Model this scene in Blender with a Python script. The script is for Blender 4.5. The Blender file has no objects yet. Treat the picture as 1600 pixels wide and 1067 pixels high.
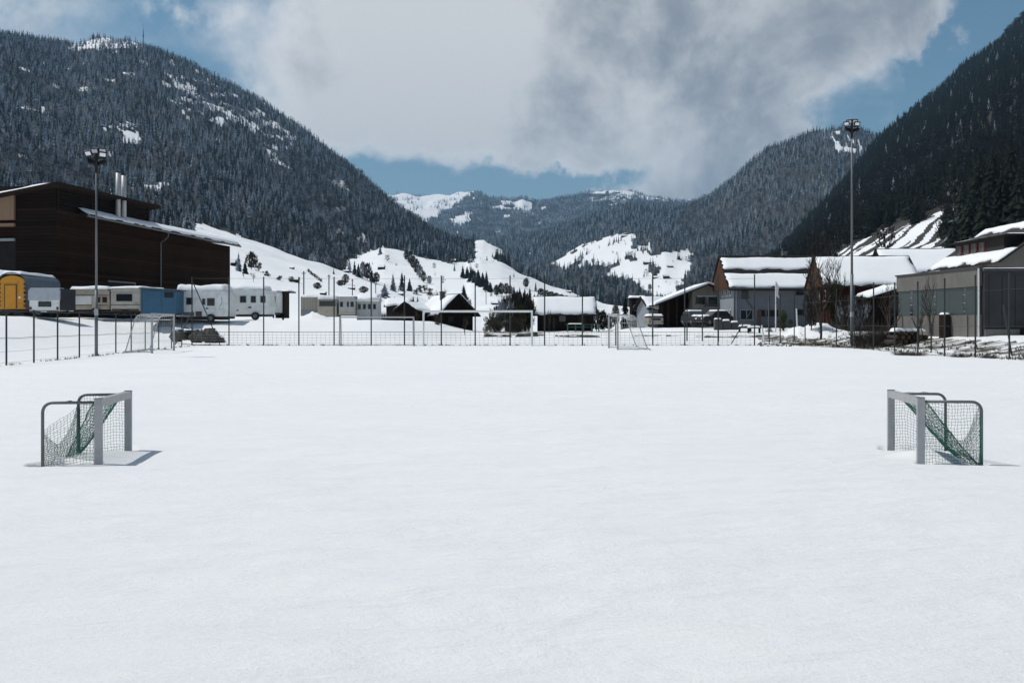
import bpy, math, random
import numpy as np
from mathutils import Matrix, Vector
random.seed(7); RNG = np.random.default_rng(7)
R = math.radians
SC = bpy.context.scene
COL = SC.collection
PI = math.pi

# ------------------------------------------------------------------ camera
F = 1555.0; CX = 800.0; HY = 506.0; EYE = 1.5
cam = bpy.data.cameras.new('camera'); camo = bpy.data.objects.new('camera', cam); COL.objects.link(camo)
camo.location = (0, 0, EYE); camo.rotation_euler = (R(90), 0, 0)
cam.sensor_width = 36; cam.lens = 36 * F / 1600; cam.shift_y = -(533.5 - HY) / 1600
cam.clip_start = 0.1; cam.clip_end = 40000
SC.camera = camo

def P(px, py, Y):
    return ((px - CX) / F * Y, Y, EYE + (HY - py) / F * Y)

# ------------------------------------------------------------------ light
SUN_DIR = Vector((-0.47, 0.14, 0.80)).normalized()
SUN_EL = math.asin(SUN_DIR.z); SUN_AZ = math.atan2(SUN_DIR.x, SUN_DIR.y)
sun = bpy.data.lights.new('sun', 'SUN'); sun.energy = 3.5; sun.angle = R(0.6); sun.color = (1.0, 0.97, 0.91)
suno = bpy.data.objects.new('sun', sun); COL.objects.link(suno)
suno.rotation_euler = (-SUN_DIR).to_track_quat('-Z', 'Y').to_euler()
suno.location = (0, 0, 60)

SC.view_settings.view_transform = 'Standard'; SC.view_settings.look = 'None'
SC.view_settings.exposure = 0.0; SC.view_settings.gamma = 1.0
SC.view_settings.use_curve_mapping = False

world = bpy.data.worlds.new('World'); SC.world = world; world.use_nodes = True
def build_world():
    nt = world.node_tree; N = nt.nodes; L = nt.links; N.clear()
    def nd(t, **k):
        n = N.new(t)
        for a, b in k.items(): setattr(n, a, b)
        return n
    def lk(a, b): L.new(a, b)
    def math_(op, a, b=None, clamp=False):
        n = nd('ShaderNodeMath', operation=op, use_clamp=clamp)
        for i, v in enumerate((a, b)):
            if v is None: continue
            if isinstance(v, (int, float)): n.inputs[i].default_value = v
            else: lk(v, n.inputs[i])
        return n.outputs[0]
    def smooth(v, a, b, o0=0.0, o1=1.0):
        n = nd('ShaderNodeMapRange', interpolation_type='SMOOTHSTEP')
        lk(v, n.inputs['Value']); n.inputs['From Min'].default_value = a; n.inputs['From Max'].default_value = b
        n.inputs['To Min'].default_value = o0; n.inputs['To Max'].default_value = o1
        return n.outputs[0]
    def mix(f, a, b):
        n = nd('ShaderNodeMix', data_type='RGBA')
        if isinstance(f, (int, float)): n.inputs[0].default_value = f
        else: lk(f, n.inputs[0])
        for i, v in ((6, a), (7, b)):
            if isinstance(v, tuple): n.inputs[i].default_value = (*v, 1)
            else: lk(v, n.inputs[i])
        return n.outputs[2]
    out = nd('ShaderNodeOutputWorld'); bg = nd('ShaderNodeBackground')
    STR = 0.1
    bg.inputs['Strength'].default_value = STR
    sky = nd('ShaderNodeTexSky', sky_type='NISHITA', sun_disc=False)
    sky.sun_elevation = SUN_EL; sky.sun_rotation = SUN_AZ; sky.altitude = 700
    sky.air_density = 1.0; sky.dust_density = 0.6; sky.ozone_density = 1.6
    tc = nd('ShaderNodeTexCoord'); sep = nd('ShaderNodeSeparateXYZ'); lk(tc.outputs['Generated'], sep.inputs[0])
    zz = math_('ADD', math_('MAXIMUM', sep.outputs[2], 0.0), 0.16)
    u = math_('DIVIDE', sep.outputs[0], zz); v = math_('DIVIDE', sep.outputs[1], zz)
    cmb = nd('ShaderNodeCombineXYZ'); lk(u, cmb.inputs[0]); lk(v, cmb.inputs[1]); cmb.inputs[2].default_value = 3.7
    def noise(vec, sc, det, rough, dist=0.0, off=None):
        n = nd('ShaderNodeTexNoise', noise_dimensions='3D')
        if off:
            m = nd('ShaderNodeVectorMath', operation='ADD'); lk(vec, m.inputs[0]); m.inputs[1].default_value = off; vec = m.outputs[0]
        lk(vec, n.inputs['Vector']); n.inputs['Scale'].default_value = sc; n.inputs['Detail'].default_value = det
        n.inputs['Roughness'].default_value = rough; n.inputs['Distortion'].default_value = dist
        return n.outputs[0]
    base = noise(cmb.outputs[0], 1.1, 9, 0.55, 0.15)
    dirn = tc.outputs['Generated']
    warp = noise(dirn, 5.0, 8, 0.6)
    fine = noise(dirn, 3.0, 10, 0.62, 0.2, (4.1, 1.3, 2.2))
    def blob(px, py, r0, r1, w, stretch=(1, 1, 1)):
        d = Vector(((px - CX) / F, 1, (HY - py) / F)).normalized()
        s = nd('ShaderNodeVectorMath', operation='SUBTRACT'); lk(dirn, s.inputs[0]); s.inputs[1].default_value = d
        m = nd('ShaderNodeVectorMath', operation='MULTIPLY'); lk(s.outputs[0], m.inputs[0]); m.inputs[1].default_value = stretch
        le = nd('ShaderNodeVectorMath', operation='LENGTH'); lk(m.outputs[0], le.inputs[0])
        dd = math_('ADD', le.outputs['Value'], math_('MULTIPLY', math_('SUBTRACT', warp, 0.5), 0.34))
        return smooth(dd, r0, r1, w, 0.0)
    def total(first, lst):
        o = first
        for b in lst: o = math_('ADD', o, b)
        return o
    # coverage: broad deck with openings where the photograph shows blue
    cov = total(math_('ADD', math_('MULTIPLY', fine, 0.55), math_('MULTIPLY', base, 0.45)), [
        blob(850, 60, 0.16, 0.62, 0.36, (0.8, 1, 1.0)),
        blob(120, 15, 0.05, 0.26, -0.36, (0.7, 1, 1.3)),
        blob(290, 30, 0.01, 0.12, -0.26, (0.9, 1, 1.0)),
        blob(210, 50, 0.01, 0.14, 0.32, (0.6, 1, 2.6)),
        blob(330, 5, 0.0, 0.05, 0.12, (1, 1, 1)),
        blob(1590, 30, 0.03, 0.14, -0.60, (1.6, 1, 0.8)),
        blob(1395, 180, 0.01, 0.10, -0.55, (1, 1, 1.0)),
        blob(690, 288, 0.02, 0.12, -0.42, (0.5, 1, 2.2)),
        blob(975, 270, 0.01, 0.10, -0.46, (0.6, 1, 2.4)),
        blob(850, 295, 0.01, 0.12, -0.40, (0.5, 1, 3.2)),
        blob(1090, 288, 0.02, 0.09, 0.75, (0.9, 1, 1.7)),
        blob(1470, 90, 0.02, 0.12, 0.16, (1, 1, 1.0)),
    ])
    covm = smooth(math_('ADD', cov, math_('MULTIPLY', math_('SUBTRACT', noise(dirn, 14.0, 9, 0.65, 0.2), 0.5), 0.22)), 0.41, 0.70)
    # shade of the clouds
    sh = total(noise(dirn, 2.6, 9, 0.58, 0.25, (1.0, 7.0, 3.0)), [
        blob(480, 110, 0.03, 0.30, 0.17, (1, 1, 1)),
        blob(860, 245, 0.02, 0.16, 0.15, (0.7, 1, 1.6)),
        blob(1080, 250, 0.02, 0.13, 0.12, (0.8, 1, 1.6)),
        blob(660, 215, 0.02, 0.14, 0.10, (0.8, 1, 1.6)),
        blob(1120, 100, 0.05, 0.28, -0.10, (0.8, 1, 1.2)),
        blob(690, 170, 0.02, 0.12, -0.05, (0.8, 1, 1.4)),
        blob(880, 60, 0.02, 0.16, 0.12, (0.8, 1, 1.0)),
        blob(640, 40, 0.02, 0.2, 0.10, (0.8, 1, 1.0)),
        blob(1480, 90, 0.02, 0.14, 0.08, (1, 1, 1)),
    ])
    puff = noise(dirn, 6.0, 10, 0.64, 0.3, (2.0, 5.0, 1.0))
    shm = smooth(math_('ADD', sh, math_('MULTIPLY', math_('SUBTRACT', puff, 0.5), 0.95)), 0.34, 0.70)
    k = 1.0 / STR
    dark = (0.30 * k, 0.33 * k, 0.375 * k); lite = (0.80 * k, 0.81 * k, 0.82 * k)
    cloud = mix(shm, dark, lite)
    rim = smooth(cov, 0.50, 0.80, 1.12, 0.92)
    cm = nd('ShaderNodeVectorMath', operation='SCALE'); lk(cloud, cm.inputs[0]); lk(rim, cm.inputs['Scale'])
    hs = nd('ShaderNodeHueSaturation'); hs.inputs['Saturation'].default_value = 1.10; hs.inputs['Value'].default_value = 0.78; hs.inputs['Hue'].default_value = 0.482
    lk(sky.outputs[0], hs.inputs['Color'])
    lk(mix(covm, hs.outputs[0], cm.outputs[0]), bg.inputs['Color'])
    lk(bg.outputs[0], out.inputs['Surface'])
build_world()

# ------------------------------------------------------------------ materials
MATS = {}
def nodes_of(name):
    m = bpy.data.materials.new(name); m.use_nodes = True
    nt = m.node_tree; bs = nt.nodes['Principled BSDF']
    return m, nt, bs
def add_noise(nt, scale, detail=5, rough=0.6, coord='Object', vscale=(1, 1, 1), dist=0.0):
    tc = nt.nodes.new('ShaderNodeTexCoord'); mp = nt.nodes.new('ShaderNodeMapping'); mp.inputs['Scale'].default_value = vscale
    nt.links.new(tc.outputs[coord], mp.inputs[0])
    n = nt.nodes.new('ShaderNodeTexNoise'); n.inputs['Scale'].default_value = scale; n.inputs['Detail'].default_value = detail
    n.inputs['Roughness'].default_value = rough; n.inputs['Distortion'].default_value = dist
    nt.links.new(mp.outputs[0], n.inputs['Vector'])
    return n.outputs[0], mp.outputs[0]
def ramp(nt, fac, stops):
    r = nt.nodes.new('ShaderNodeValToRGB'); e = r.color_ramp.elements
    while len(e) < len(stops): e.new(0.5)
    for i, (p, c) in enumerate(stops): e[i].position = p; e[i].color = (*c, 1)
    nt.links.new(fac, r.inputs[0]); return r.outputs[0]
def bump(nt, bs, h, strength, dist=0.02):
    b = nt.nodes.new('ShaderNodeBump'); b.inputs['Strength'].default_value = strength; b.inputs['Distance'].default_value = dist
    nt.links.new(h, b.inputs['Height']); nt.links.new(b.outputs[0], bs.inputs['Normal']); return b
def mat(name, col, rough=0.6, metal=0.0, var=0.25, scale=3.0, bmp=0.0, vs=(1, 1, 1), spec=0.4, dirt=None):
    if name in MATS: return MATS[name]
    m, nt, bs = nodes_of(name)
    bs.inputs['Roughness'].default_value = rough; bs.inputs['Metallic'].default_value = metal
    bs.inputs['Specular IOR Level'].default_value = spec
    n, _ = add_noise(nt, scale, 6, 0.65, vscale=vs)
    lo = dirt or tuple(c * (1 - var) for c in col); hi = tuple(min(1, c * (1 + var * 0.6)) for c in col)
    lk = ramp(nt, n, [(0.25 if not dirt else 0.22, lo), (0.5, col), (0.8, hi)])
    nt.links.new(lk, bs.inputs['Base Color'])
    if bmp: bump(nt, bs, n, bmp)
    MATS[name] = m; return m
def planks(name, col, pitch=0.18, axis='Z', rough=0.8, var=0.5, gap=0.25):
    if name in MATS: return MATS[name]
    m, nt, bs = nodes_of(name); bs.inputs['Roughness'].default_value = rough; bs.inputs['Specular IOR Level'].default_value = 0.04
    vs = (0.15, 0.15, 3) if axis == 'Z' else (3, 3, 0.15)
    n, _ = add_noise(nt, 2.0, 8, 0.7, vscale=vs)
    n2, _ = add_noise(nt, 0.25, 3, 0.6)
    tc = nt.nodes.new('ShaderNodeTexCoord'); sp = nt.nodes.new('ShaderNodeSeparateXYZ'); nt.links.new(tc.outputs['Object'], sp.inputs[0])
    def M(op, a, b):
        q = nt.nodes.new('ShaderNodeMath'); q.operation = op
        for i, v in enumerate((a, b)):
            if isinstance(v, (int, float)): q.inputs[i].default_value = v
            else: nt.links.new(v, q.inputs[i])
        return q.outputs[0]
    src = sp.outputs[2] if axis == 'Z' else M('ADD', sp.outputs[0], sp.outputs[1])
    q = M('DIVIDE', src, pitch); fr = M('FRACT', q, 0); fl = M('FLOOR', q, 0)
    wn = nt.nodes.new('ShaderNodeTexWhiteNoise'); wn.noise_dimensions = '1D'; nt.links.new(fl, wn.inputs['W'])
    k = M('ADD', M('MULTIPLY', n, 0.5), M('ADD', M('MULTIPLY', wn.outputs['Value'], 0.28), M('MULTIPLY', n2, 0.35)))
    g = M('LESS_THAN', fr, gap * 0.4)
    c = ramp(nt, k, [(0.25, tuple(x * (1 - var) for x in col)), (0.55, col), (0.85, tuple(min(1, x * (1 + var)) for x in col))])
    mx = nt.nodes.new('ShaderNodeMix'); mx.data_type = 'RGBA'; nt.links.new(g, mx.inputs[0]); nt.links.new(c, mx.inputs[6])
    mx.inputs[7].default_value = (*[x * 0.25 for x in col], 1); nt.links.new(mx.outputs[2], bs.inputs['Base Color'])
    bump(nt, bs, M('SUBTRACT', n, g), 0.4, 0.02)
    MATS[name] = m; return m

def snow_mat():
    m, nt, bs = nodes_of('snow')
    bs.inputs['Roughness'].default_value = 0.65; bs.inputs['Specular IOR Level'].default_value = 0.25
    n, _ = add_noise(nt, 0.9, 8, 0.6)
    nt.links.new(ramp(nt, n, [(0.3, (0.80, 0.815, 0.845)), (0.7, (0.85, 0.86, 0.875))]), bs.inputs['Base Color'])
    bump(nt, bs, n, 0.35, 0.05)
    return m
MATS['snow'] = snow_mat()

def terrain_mat():
    """open snow, with forest litter and rock where the 'cover' attribute is high"""
    m, nt, bs = nodes_of('snowy_terrain'); L = nt.links
    bs.inputs['Roughness'].default_value = 0.7; bs.inputs['Specular IOR Level'].default_value = 0.2
    at = nt.nodes.new('ShaderNodeAttribute'); at.attribute_name = 'cover'
    n, _ = add_noise(nt, 0.035, 10, 0.68)
    n2, _ = add_noise(nt, 0.5, 8, 0.7)
    def M(op, a, b, cl=False):
        q = nt.nodes.new('ShaderNodeMath'); q.operation = op; q.use_clamp = cl
        for i, v in enumerate((a, b)):
            if isinstance(v, (int, float)): q.inputs[i].default_value = v
            else: L.new(v, q.inputs[i])
        return q.outputs[0]
    nn = M('ADD', M('MULTIPLY', n, 0.5), M('MULTIPLY', n2, 0.5))
    f = M('MULTIPLY', M('SUBTRACT', M('ADD', at.outputs['Fac'], M('MULTIPLY', nn, 0.9)), 0.82), 6.0, True)
    cs = ramp(nt, n, [(0.3, (0.78, 0.80, 0.83)), (0.7, (0.85, 0.86, 0.875))])
    cf = ramp(nt, n2, [(0.3, (0.020, 0.018, 0.015)), (0.6, (0.045, 0.040, 0.032)), (0.85, (0.11, 0.105, 0.095))])
    mx = nt.nodes.new('ShaderNodeMix'); mx.data_type = 'RGBA'; L.new(f, mx.inputs[0]); L.new(cs, mx.inputs[6]); L.new(cf, mx.inputs[7])
    L.new(mx.outputs[2], bs.inputs['Base Color'])
    bump(nt, bs, n2, 0.3, 0.5)
    return m
def pitch_mat():
    m, nt, bs = nodes_of('pitch_snow'); L = nt.links
    bs.inputs['Roughness'].default_value = 0.6; bs.inputs['Specular IOR Level'].default_value = 0.3
    at = nt.nodes.new('ShaderNodeAttribute'); at.attribute_name = 'cover'
    big, _ = add_noise(nt, 0.22, 6, 0.6, vscale=(0.7, 1.4, 1))
    mid, _ = add_noise(nt, 1.6, 8, 0.62, vscale=(0.55, 1.5, 1), dist=0.3)
    fin, _ = add_noise(nt, 34, 6, 0.75)
    gr, _ = add_noise(nt, 260, 2, 0.6)
    def M(op, a, b, cl=False):
        q = nt.nodes.new('ShaderNodeMath'); q.operation = op; q.use_clamp = cl
        for i, v in enumerate((a, b)):
            if isinstance(v, (int, float)): q.inputs[i].default_value = v
            else: L.new(v, q.inputs[i])
        return q.outputs[0]
    k = M('ADD', M('MULTIPLY', big, 0.6), M('ADD', M('MULTIPLY', mid, 0.3), M('MULTIPLY', fin, 0.12)))
    cs = ramp(nt, k, [(0.32, (0.79, 0.80, 0.82)), (0.55, (0.82, 0.828, 0.835)), (0.72, (0.85, 0.855, 0.85))])
    f = M('MULTIPLY', M('SUBTRACT', M('ADD', at.outputs['Fac'], M('MULTIPLY', M('ADD', M('MULTIPLY', mid, 0.6), M('MULTIPLY', fin, 0.4)), 1.1)), 0.98), 9.0, True)
    cf = ramp(nt, fin, [(0.3, (0.030, 0.028, 0.018)), (0.6, (0.07, 0.06, 0.04)), (0.8, (0.13, 0.11, 0.07))])
    mx = nt.nodes.new('ShaderNodeMix'); mx.data_type = 'RGBA'; L.new(f, mx.inputs[0]); L.new(cs, mx.inputs[6]); L.new(cf, mx.inputs[7])
    L.new(mx.outputs[2], bs.inputs['Base Color'])
    h = M('ADD', M('MULTIPLY', big, 3.0), M('ADD', M('MULTIPLY', mid, 1.7), M('ADD', M('MULTIPLY', fin, 0.20), M('MULTIPLY', gr, 0.06))))
    bump(nt, bs, h, 0.8, 0.06)
    return m

def foliage_mat(name, col, snow_amt, twig=False):
    m, nt, bs = nodes_of(name); L = nt.links
    bs.inputs['Roughness'].default_value = 0.9; bs.inputs['Specular IOR Level'].default_value = 0.1
    n, _ = add_noise(nt, 0.35, 4, 0.7, coord='Object')
    oi = nt.nodes.new('ShaderNodeObjectInfo')
    def M(op, a, b, cl=False):
        q = nt.nodes.new('ShaderNodeMath'); q.operation = op; q.use_clamp = cl
        for i, v in enumerate((a, b)):
            if isinstance(v, (int, float)): q.inputs[i].default_value = v
            else: L.new(v, q.inputs[i])
        return q.outputs[0]
    c = ramp(nt, M('ADD', M('MULTIPLY', n, 0.5), M('MULTIPLY', oi.outputs['Random'], 0.5)),
             [(0.2, tuple(x * 0.6 for x in col)), (0.5, col), (0.8, tuple(x * 1.5 for x in col))])
    n3, _ = add_noise(nt, 1.3, 3, 0.6, coord='Object')
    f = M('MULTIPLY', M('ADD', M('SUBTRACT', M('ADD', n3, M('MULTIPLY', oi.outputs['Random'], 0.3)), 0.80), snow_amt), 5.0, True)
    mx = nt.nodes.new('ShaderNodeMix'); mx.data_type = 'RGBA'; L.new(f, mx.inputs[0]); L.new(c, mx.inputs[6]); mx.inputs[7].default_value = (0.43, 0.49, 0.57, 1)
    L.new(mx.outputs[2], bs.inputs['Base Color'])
    MATS[name] = m; return m
foliage_mat('needles_frosted', (0.030, 0.045, 0.052), 0.24)
foliage_mat('needles', (0.026, 0.038, 0.037), 0.17)
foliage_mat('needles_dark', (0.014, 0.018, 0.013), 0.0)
foliage_mat('twigs_frosted', (0.075, 0.068, 0.066), 0.22)
foliage_mat('twigs_dark', (0.024, 0.020, 0.016), 0.02)
foliage_mat('twigs', (0.05, 0.042, 0.034), 0.12)
foliage_mat('olive_foliage', (0.035, 0.036, 0.016), 0.02)
foliage_mat('hedge_green', (0.05, 0.055, 0.022), 0.02)
mat('bark', (0.045, 0.036, 0.028), 0.9, var=0.5, scale=6)
mat('dark_wood', (0.028, 0.020, 0.016), 0.85, var=0.5, spec=0.05)
planks('barn_planks', (0.024, 0.013, 0.009), 0.30, 'Z', var=0.7)
planks('barn_end_planks', (0.017, 0.012, 0.010), 0.30, 'Z', var=0.6)
planks('red_planks', (0.032, 0.011, 0.009), 0.16, 'V', var=0.5)
planks('brown_planks', (0.017, 0.011, 0.0085), 0.16, 'V', var=0.5)
planks('orange_planks', (0.085, 0.045, 0.028), 0.16, 'V', var=0.4)
planks('plywood', (0.24, 0.16, 0.11), 1.2, 'V', var=0.15, gap=0.02)
mat('steel', (0.42, 0.42, 0.43), 0.5, 0.3, 0.15, 3, vs=(1, 1, 0.1))
mat('galvanised', (0.15, 0.158, 0.165), 0.55, 0.4, 0.2, 8)
mat('aluminium', (0.40, 0.40, 0.41), 0.5, 0.35, 0.15, 10)
mat('white_paint', (0.72, 0.73, 0.72), 0.5, 0, 0.12, 4)
mat('post_green', (0.028, 0.036, 0.034), 0.6, 0.0, 0.2, 8)
mat('black_metal', (0.018, 0.018, 0.02), 0.5, 0.3, 0.2, 8)
mat('lens', (0.80, 0.81, 0.83), 0.15, 0, 0.04, 20)
mat('net_green', (0.025, 0.15, 0.105), 0.8, 0, 0.3, 20)
mat('net_dark', (0.035, 0.085, 0.072), 0.8, 0, 0.3, 20)
mat('glass', (0.018, 0.022, 0.026), 0.08, 0, 0.2, 1, spec=0.6)
mat('rubber', (0.02, 0.02, 0.02), 0.9)
mat('caravan_white', (0.80, 0.81, 0.79), 0.4, 0, 0.10, 1.5, dirt=(0.50, 0.50, 0.46))
mat('caravan_grey', (0.46, 0.47, 0.46), 0.5, 0, 0.12, 1.5, dirt=(0.34, 0.34, 0.32))
mat('caravan_cream', (0.56, 0.52, 0.45), 0.45, 0, 0.12, 1.5, dirt=(0.34, 0.30, 0.24))
mat('caravan_beige', (0.46, 0.41, 0.33), 0.5, 0, 0.15, 2, dirt=(0.26, 0.21, 0.16))
mat('brown_trim', (0.10, 0.06, 0.04), 0.6)
mat('awning', (0.42, 0.40, 0.34), 0.8, 0, 0.2, 3, bmp=0.3, vs=(4, 4, 0.4))
mat('yellow_paint', (0.62, 0.27, 0.02), 0.5, 0, 0.15, 2, dirt=(0.42, 0.17, 0.02))
mat('blue_paint', (0.045, 0.13, 0.215), 0.55, 0, 0.2, 1.5)
mat('blue_tarp', (0.075, 0.11, 0.145), 0.6, 0, 0.25, 2, bmp=0.5)
mat('silver_tarp', (0.42, 0.45, 0.50), 0.35, 0.3, 0.25, 2.5, bmp=0.8)
mat('dark_grey', (0.06, 0.06, 0.062), 0.7, 0, 0.3, 3)
mat('grey_wall', (0.125, 0.135, 0.155), 0.85, 0, 0.15, 0.8)
mat('pale_wall', (0.25, 0.275, 0.30), 0.85, 0, 0.12, 0.8)
mat('cream_wall', (0.19, 0.18, 0.155), 0.85, 0, 0.2, 0.8)
mat('concrete', (0.145, 0.138, 0.128), 0.85, 0, 0.35, 1.3, bmp=0.2, vs=(1, 1, 0.4))
mat('dark_concrete', (0.030, 0.030, 0.033), 0.7, 0, 0.5, 0.7)
mat('green_glass', (0.032, 0.052, 0.053), 0.3, 0, 0.25, 0.5, spec=0.5)
mat('roof_dark', (0.022, 0.020, 0.020), 0.8, 0, 0.4, 2, spec=0.08)
mat('roof_red', (0.022, 0.017, 0.015), 0.8, 0, 0.4, 2)
mat('rock', (0.075, 0.07, 0.06), 0.9, 0, 0.6, 1.5, bmp=0.6)
mat('earth', (0.045, 0.035, 0.024), 0.95, 0, 0.6, 3, bmp=0.6)
mat('dry_grass', (0.10, 0.085, 0.04), 0.9, 0, 0.5, 3)
mat('green_bench', (0.02, 0.10, 0.085), 0.6)
mat('car_dark', (0.03, 0.032, 0.036), 0.25, 0.2, 0.1)
mat('car_pale', (0.30, 0.28, 0.25), 0.35, 0.1, 0.2)
mat('red_paint', (0.14, 0.02, 0.018), 0.5)
mat('flag_cloth', (0.62, 0.60, 0.60), 0.8)

# ------------------------------------------------------------------ mesh helpers
class MB:
    def __init__(s): s.v = []; s.f = []
    def add(s, vs, fs, M=None):
        o = len(s.v)
        s.v += [tuple(M @ Vector(v)) for v in vs] if M is not None else [tuple(v) for v in vs]
        s.f += [tuple(i + o for i in f) for f in fs]; return s
    def box(s, x0, y0, z0, x1, y1, z1, M=None):
        return s.add([(x0, y0, z0), (x1, y0, z0), (x1, y1, z0), (x0, y1, z0), (x0, y0, z1), (x1, y0, z1), (x1, y1, z1), (x0, y1, z1)],
                     [(3, 2, 1, 0), (4, 5, 6, 7), (0, 1, 5, 4), (1, 2, 6, 5), (2, 3, 7, 6), (3, 0, 4, 7)], M)
    def prism(s, poly, a, b, axis='y', M=None):
        """poly in the x-z plane extruded along y, or (y-z along x), (x-y along z)"""
        n = len(poly)
        def q(p, t): return (p[0], t, p[1]) if axis == 'y' else ((t, p[0], p[1]) if axis == 'x' else (p[0], p[1], t))
        vs = [q(p, a) for p in poly] + [q(p, b) for p in poly]
        fs = [tuple(range(n)), tuple(range(2 * n - 1, n - 1, -1))] + [(i, i + n, (i + 1) % n + n, (i + 1) % n) for i in range(n)]
        return s.add(vs, fs, M)
    def tube(s, pts, r, n=6, r1=None, cap=True):
        pts = [Vector(p) for p in pts]; m = len(pts); vs = []; fs = []
        for i, p in enumerate(pts):
            d = (pts[min(i + 1, m - 1)] - pts[max(i - 1, 0)])
            d = d.normalized() if d.length > 1e-9 else Vector((0, 0, 1))
            if i == 0:
                up = Vector((0, 0, 1)) if abs(d.z) < 0.95 else Vector((1, 0, 0)); a = d.cross(up).normalized()
            else:
                a = a - d * a.dot(d); a = a.normalized() if a.length > 1e-6 else d.orthogonal().normalized()
            b = d.cross(a)
            rr = r if r1 is None else r + (r1 - r) * i / (m - 1)
            for k in range(n):
                t = 2 * PI * k / n; vs.append(p + a * math.cos(t) * rr + b * math.sin(t) * rr)
        for i in range(m - 1):
            for k in range(n):
                fs.append((i * n + k, i * n + (k + 1) % n, (i + 1) * n + (k + 1) % n, (i + 1) * n + k))
        if cap and n > 3: fs += [tuple(range(n - 1, -1, -1)), tuple(range((m - 1) * n, m * n))]
        return s.add(vs, fs)
    def slab(s, M, L, W, t, nx=24, ny=10, wob=0.12, seed=0, lump=0.3, t2=None):
        """snow slab lying in M's xy plane, rounded uneven edges, thickness t"""
        r = random.Random(seed); ph = [r.uniform(0, 6.28) for _ in range(8)]
        g = []
        for j in range(ny + 1):
            for i in range(nx + 1):
                a = i / nx; b = j / ny
                e = min(1, min(a * L, (1 - a) * L) / (t * 0.7 + 1e-6)); e2 = min(1, min(b * W, (1 - b) * W) / (t * 0.7 + 1e-6))
                k = math.sqrt(max(0, 1 - (1 - e) ** 2)) * math.sqrt(max(0, 1 - (1 - e2) ** 2))
                tt = t if t2 is None else t + (t2 - t) * a
                h = tt * k * (1 + lump * (math.sin(a * L * 1.3 + ph[0]) * 0.4 + math.sin(b * W * 2 + a * L * .7 + ph[1]) * 0.3 + math.sin(a * L * 3.1 + ph[2]) * 0.25))
                dy = 0
                if j == 0: dy = wob * (math.sin(a * L * 1.7 + ph[3]) + .6 * math.sin(a * L * 4.3 + ph[4]) + r.uniform(-.5, .5)) * .5
                if j == ny: dy = wob * .4 * (math.sin(a * L * 1.1 + ph[5]) + r.uniform(-.5, .5)) * .5
                dx = 0
                if i in (0, nx): dx = wob * r.uniform(-.5, .5)
                g.append((a * L + dx, b * W + dy, h + 0.012))
        vs = g + [(x, y, 0.004) for x, y, z in g]; n0 = len(g); fs = []
        w = nx + 1
        for j in range(ny):
            for i in range(nx):
                q = j * w + i; fs.append((q, q + 1, q + w + 1, q + w))
        for i in range(nx): fs.append((i + 1, i, i + n0, i + 1 + n0)); q = ny * w + i; fs.append((q, q + 1, q + 1 + n0, q + n0))
        for j in range(ny): q = j * w; fs.append((q, q + w, q + w + n0, q + n0)); q = j * w + nx; fs.append((q + w, q, q + n0, q + w + n0))
        return s.add(vs, fs, M)
    def build(s, name, m, parent=None, smooth=False):
        me = bpy.data.meshes.new(name); me.from_pydata(s.v, [], s.f)
        me.materials.append(MATS[m] if isinstance(m, str) else m)
        if smooth: me.polygons.foreach_set('use_smooth', [True] * len(me.polygons))
        me.update()
        o = bpy.data.objects.new(name, me); COL.objects.link(o)
        if parent is not None: o.parent = parent
        return o
def tag(o, label=None, cat=None, group=None, kind=None):
    if label: o['label'] = label
    if cat: o['category'] = cat
    if group: o['group'] = group
    if kind: o['kind'] = kind
    return o
def thing(name, label, cat, loc=(0, 0, 0), rz=0.0, group=None):
    o = bpy.data.objects.new(name, None); COL.objects.link(o); o.location = loc; o.rotation_euler = (0, 0, rz)
    o.empty_display_size = 0.5
    return tag(o, label, cat, group)
def copy_tree(o, loc, rz, label=None, scale=None, parent=None):
    c = o.copy(); COL.objects.link(c); c.parent = parent
    if parent is None:
        c.location = loc; c.rotation_euler = (0, 0, rz)
        if scale is not None: c.scale = scale
        if label: c['label'] = label
    for ch in list(o.children): copy_tree(ch, None, None, parent=c)
    return c
def share(src, parent, loc=(0, 0, 0), rz=0):
    c = bpy.data.objects.new(src.name.split('.')[0], src.data); COL.objects.link(c); c.parent = parent
    c.location = loc; c.rotation_euler = (0, 0, rz); return c

# ------------------------------------------------------------------ noise in numpy
PERM = RNG.permutation(4096); GA = RNG.uniform(0, 2 * PI, 4096)
def perlin(x, y):
    xi = np.floor(x).astype(int); yi = np.floor(y).astype(int); xf = x - xi; yf = y - yi
    def g(ix, iy, dx, dy):
        a = GA[PERM[(PERM[ix & 4095] + iy) & 4095]]; return np.cos(a) * dx + np.sin(a) * dy
    u = xf ** 3 * (xf * (xf * 6 - 15) + 10); v = yf ** 3 * (yf * (yf * 6 - 15) + 10)
    a = g(xi, yi, xf, yf); b = g(xi + 1, yi, xf - 1, yf); c = g(xi, yi + 1, xf, yf - 1); d = g(xi + 1, yi + 1, xf - 1, yf - 1)
    return (a + (b - a) * u) + ((c + (d - c) * u) - (a + (b - a) * u)) * v
def fbm(x, y, o=5, p=0.5):
    s = 0; a = 1.0
    for i in range(o): s = s + a * perlin(x * 2 ** i + i * 17.3, y * 2 ** i - i * 9.1); a *= p
    return s
def sst(t): t = np.clip(t, 0, 1); return t * t * (3 - 2 * t)

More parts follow.
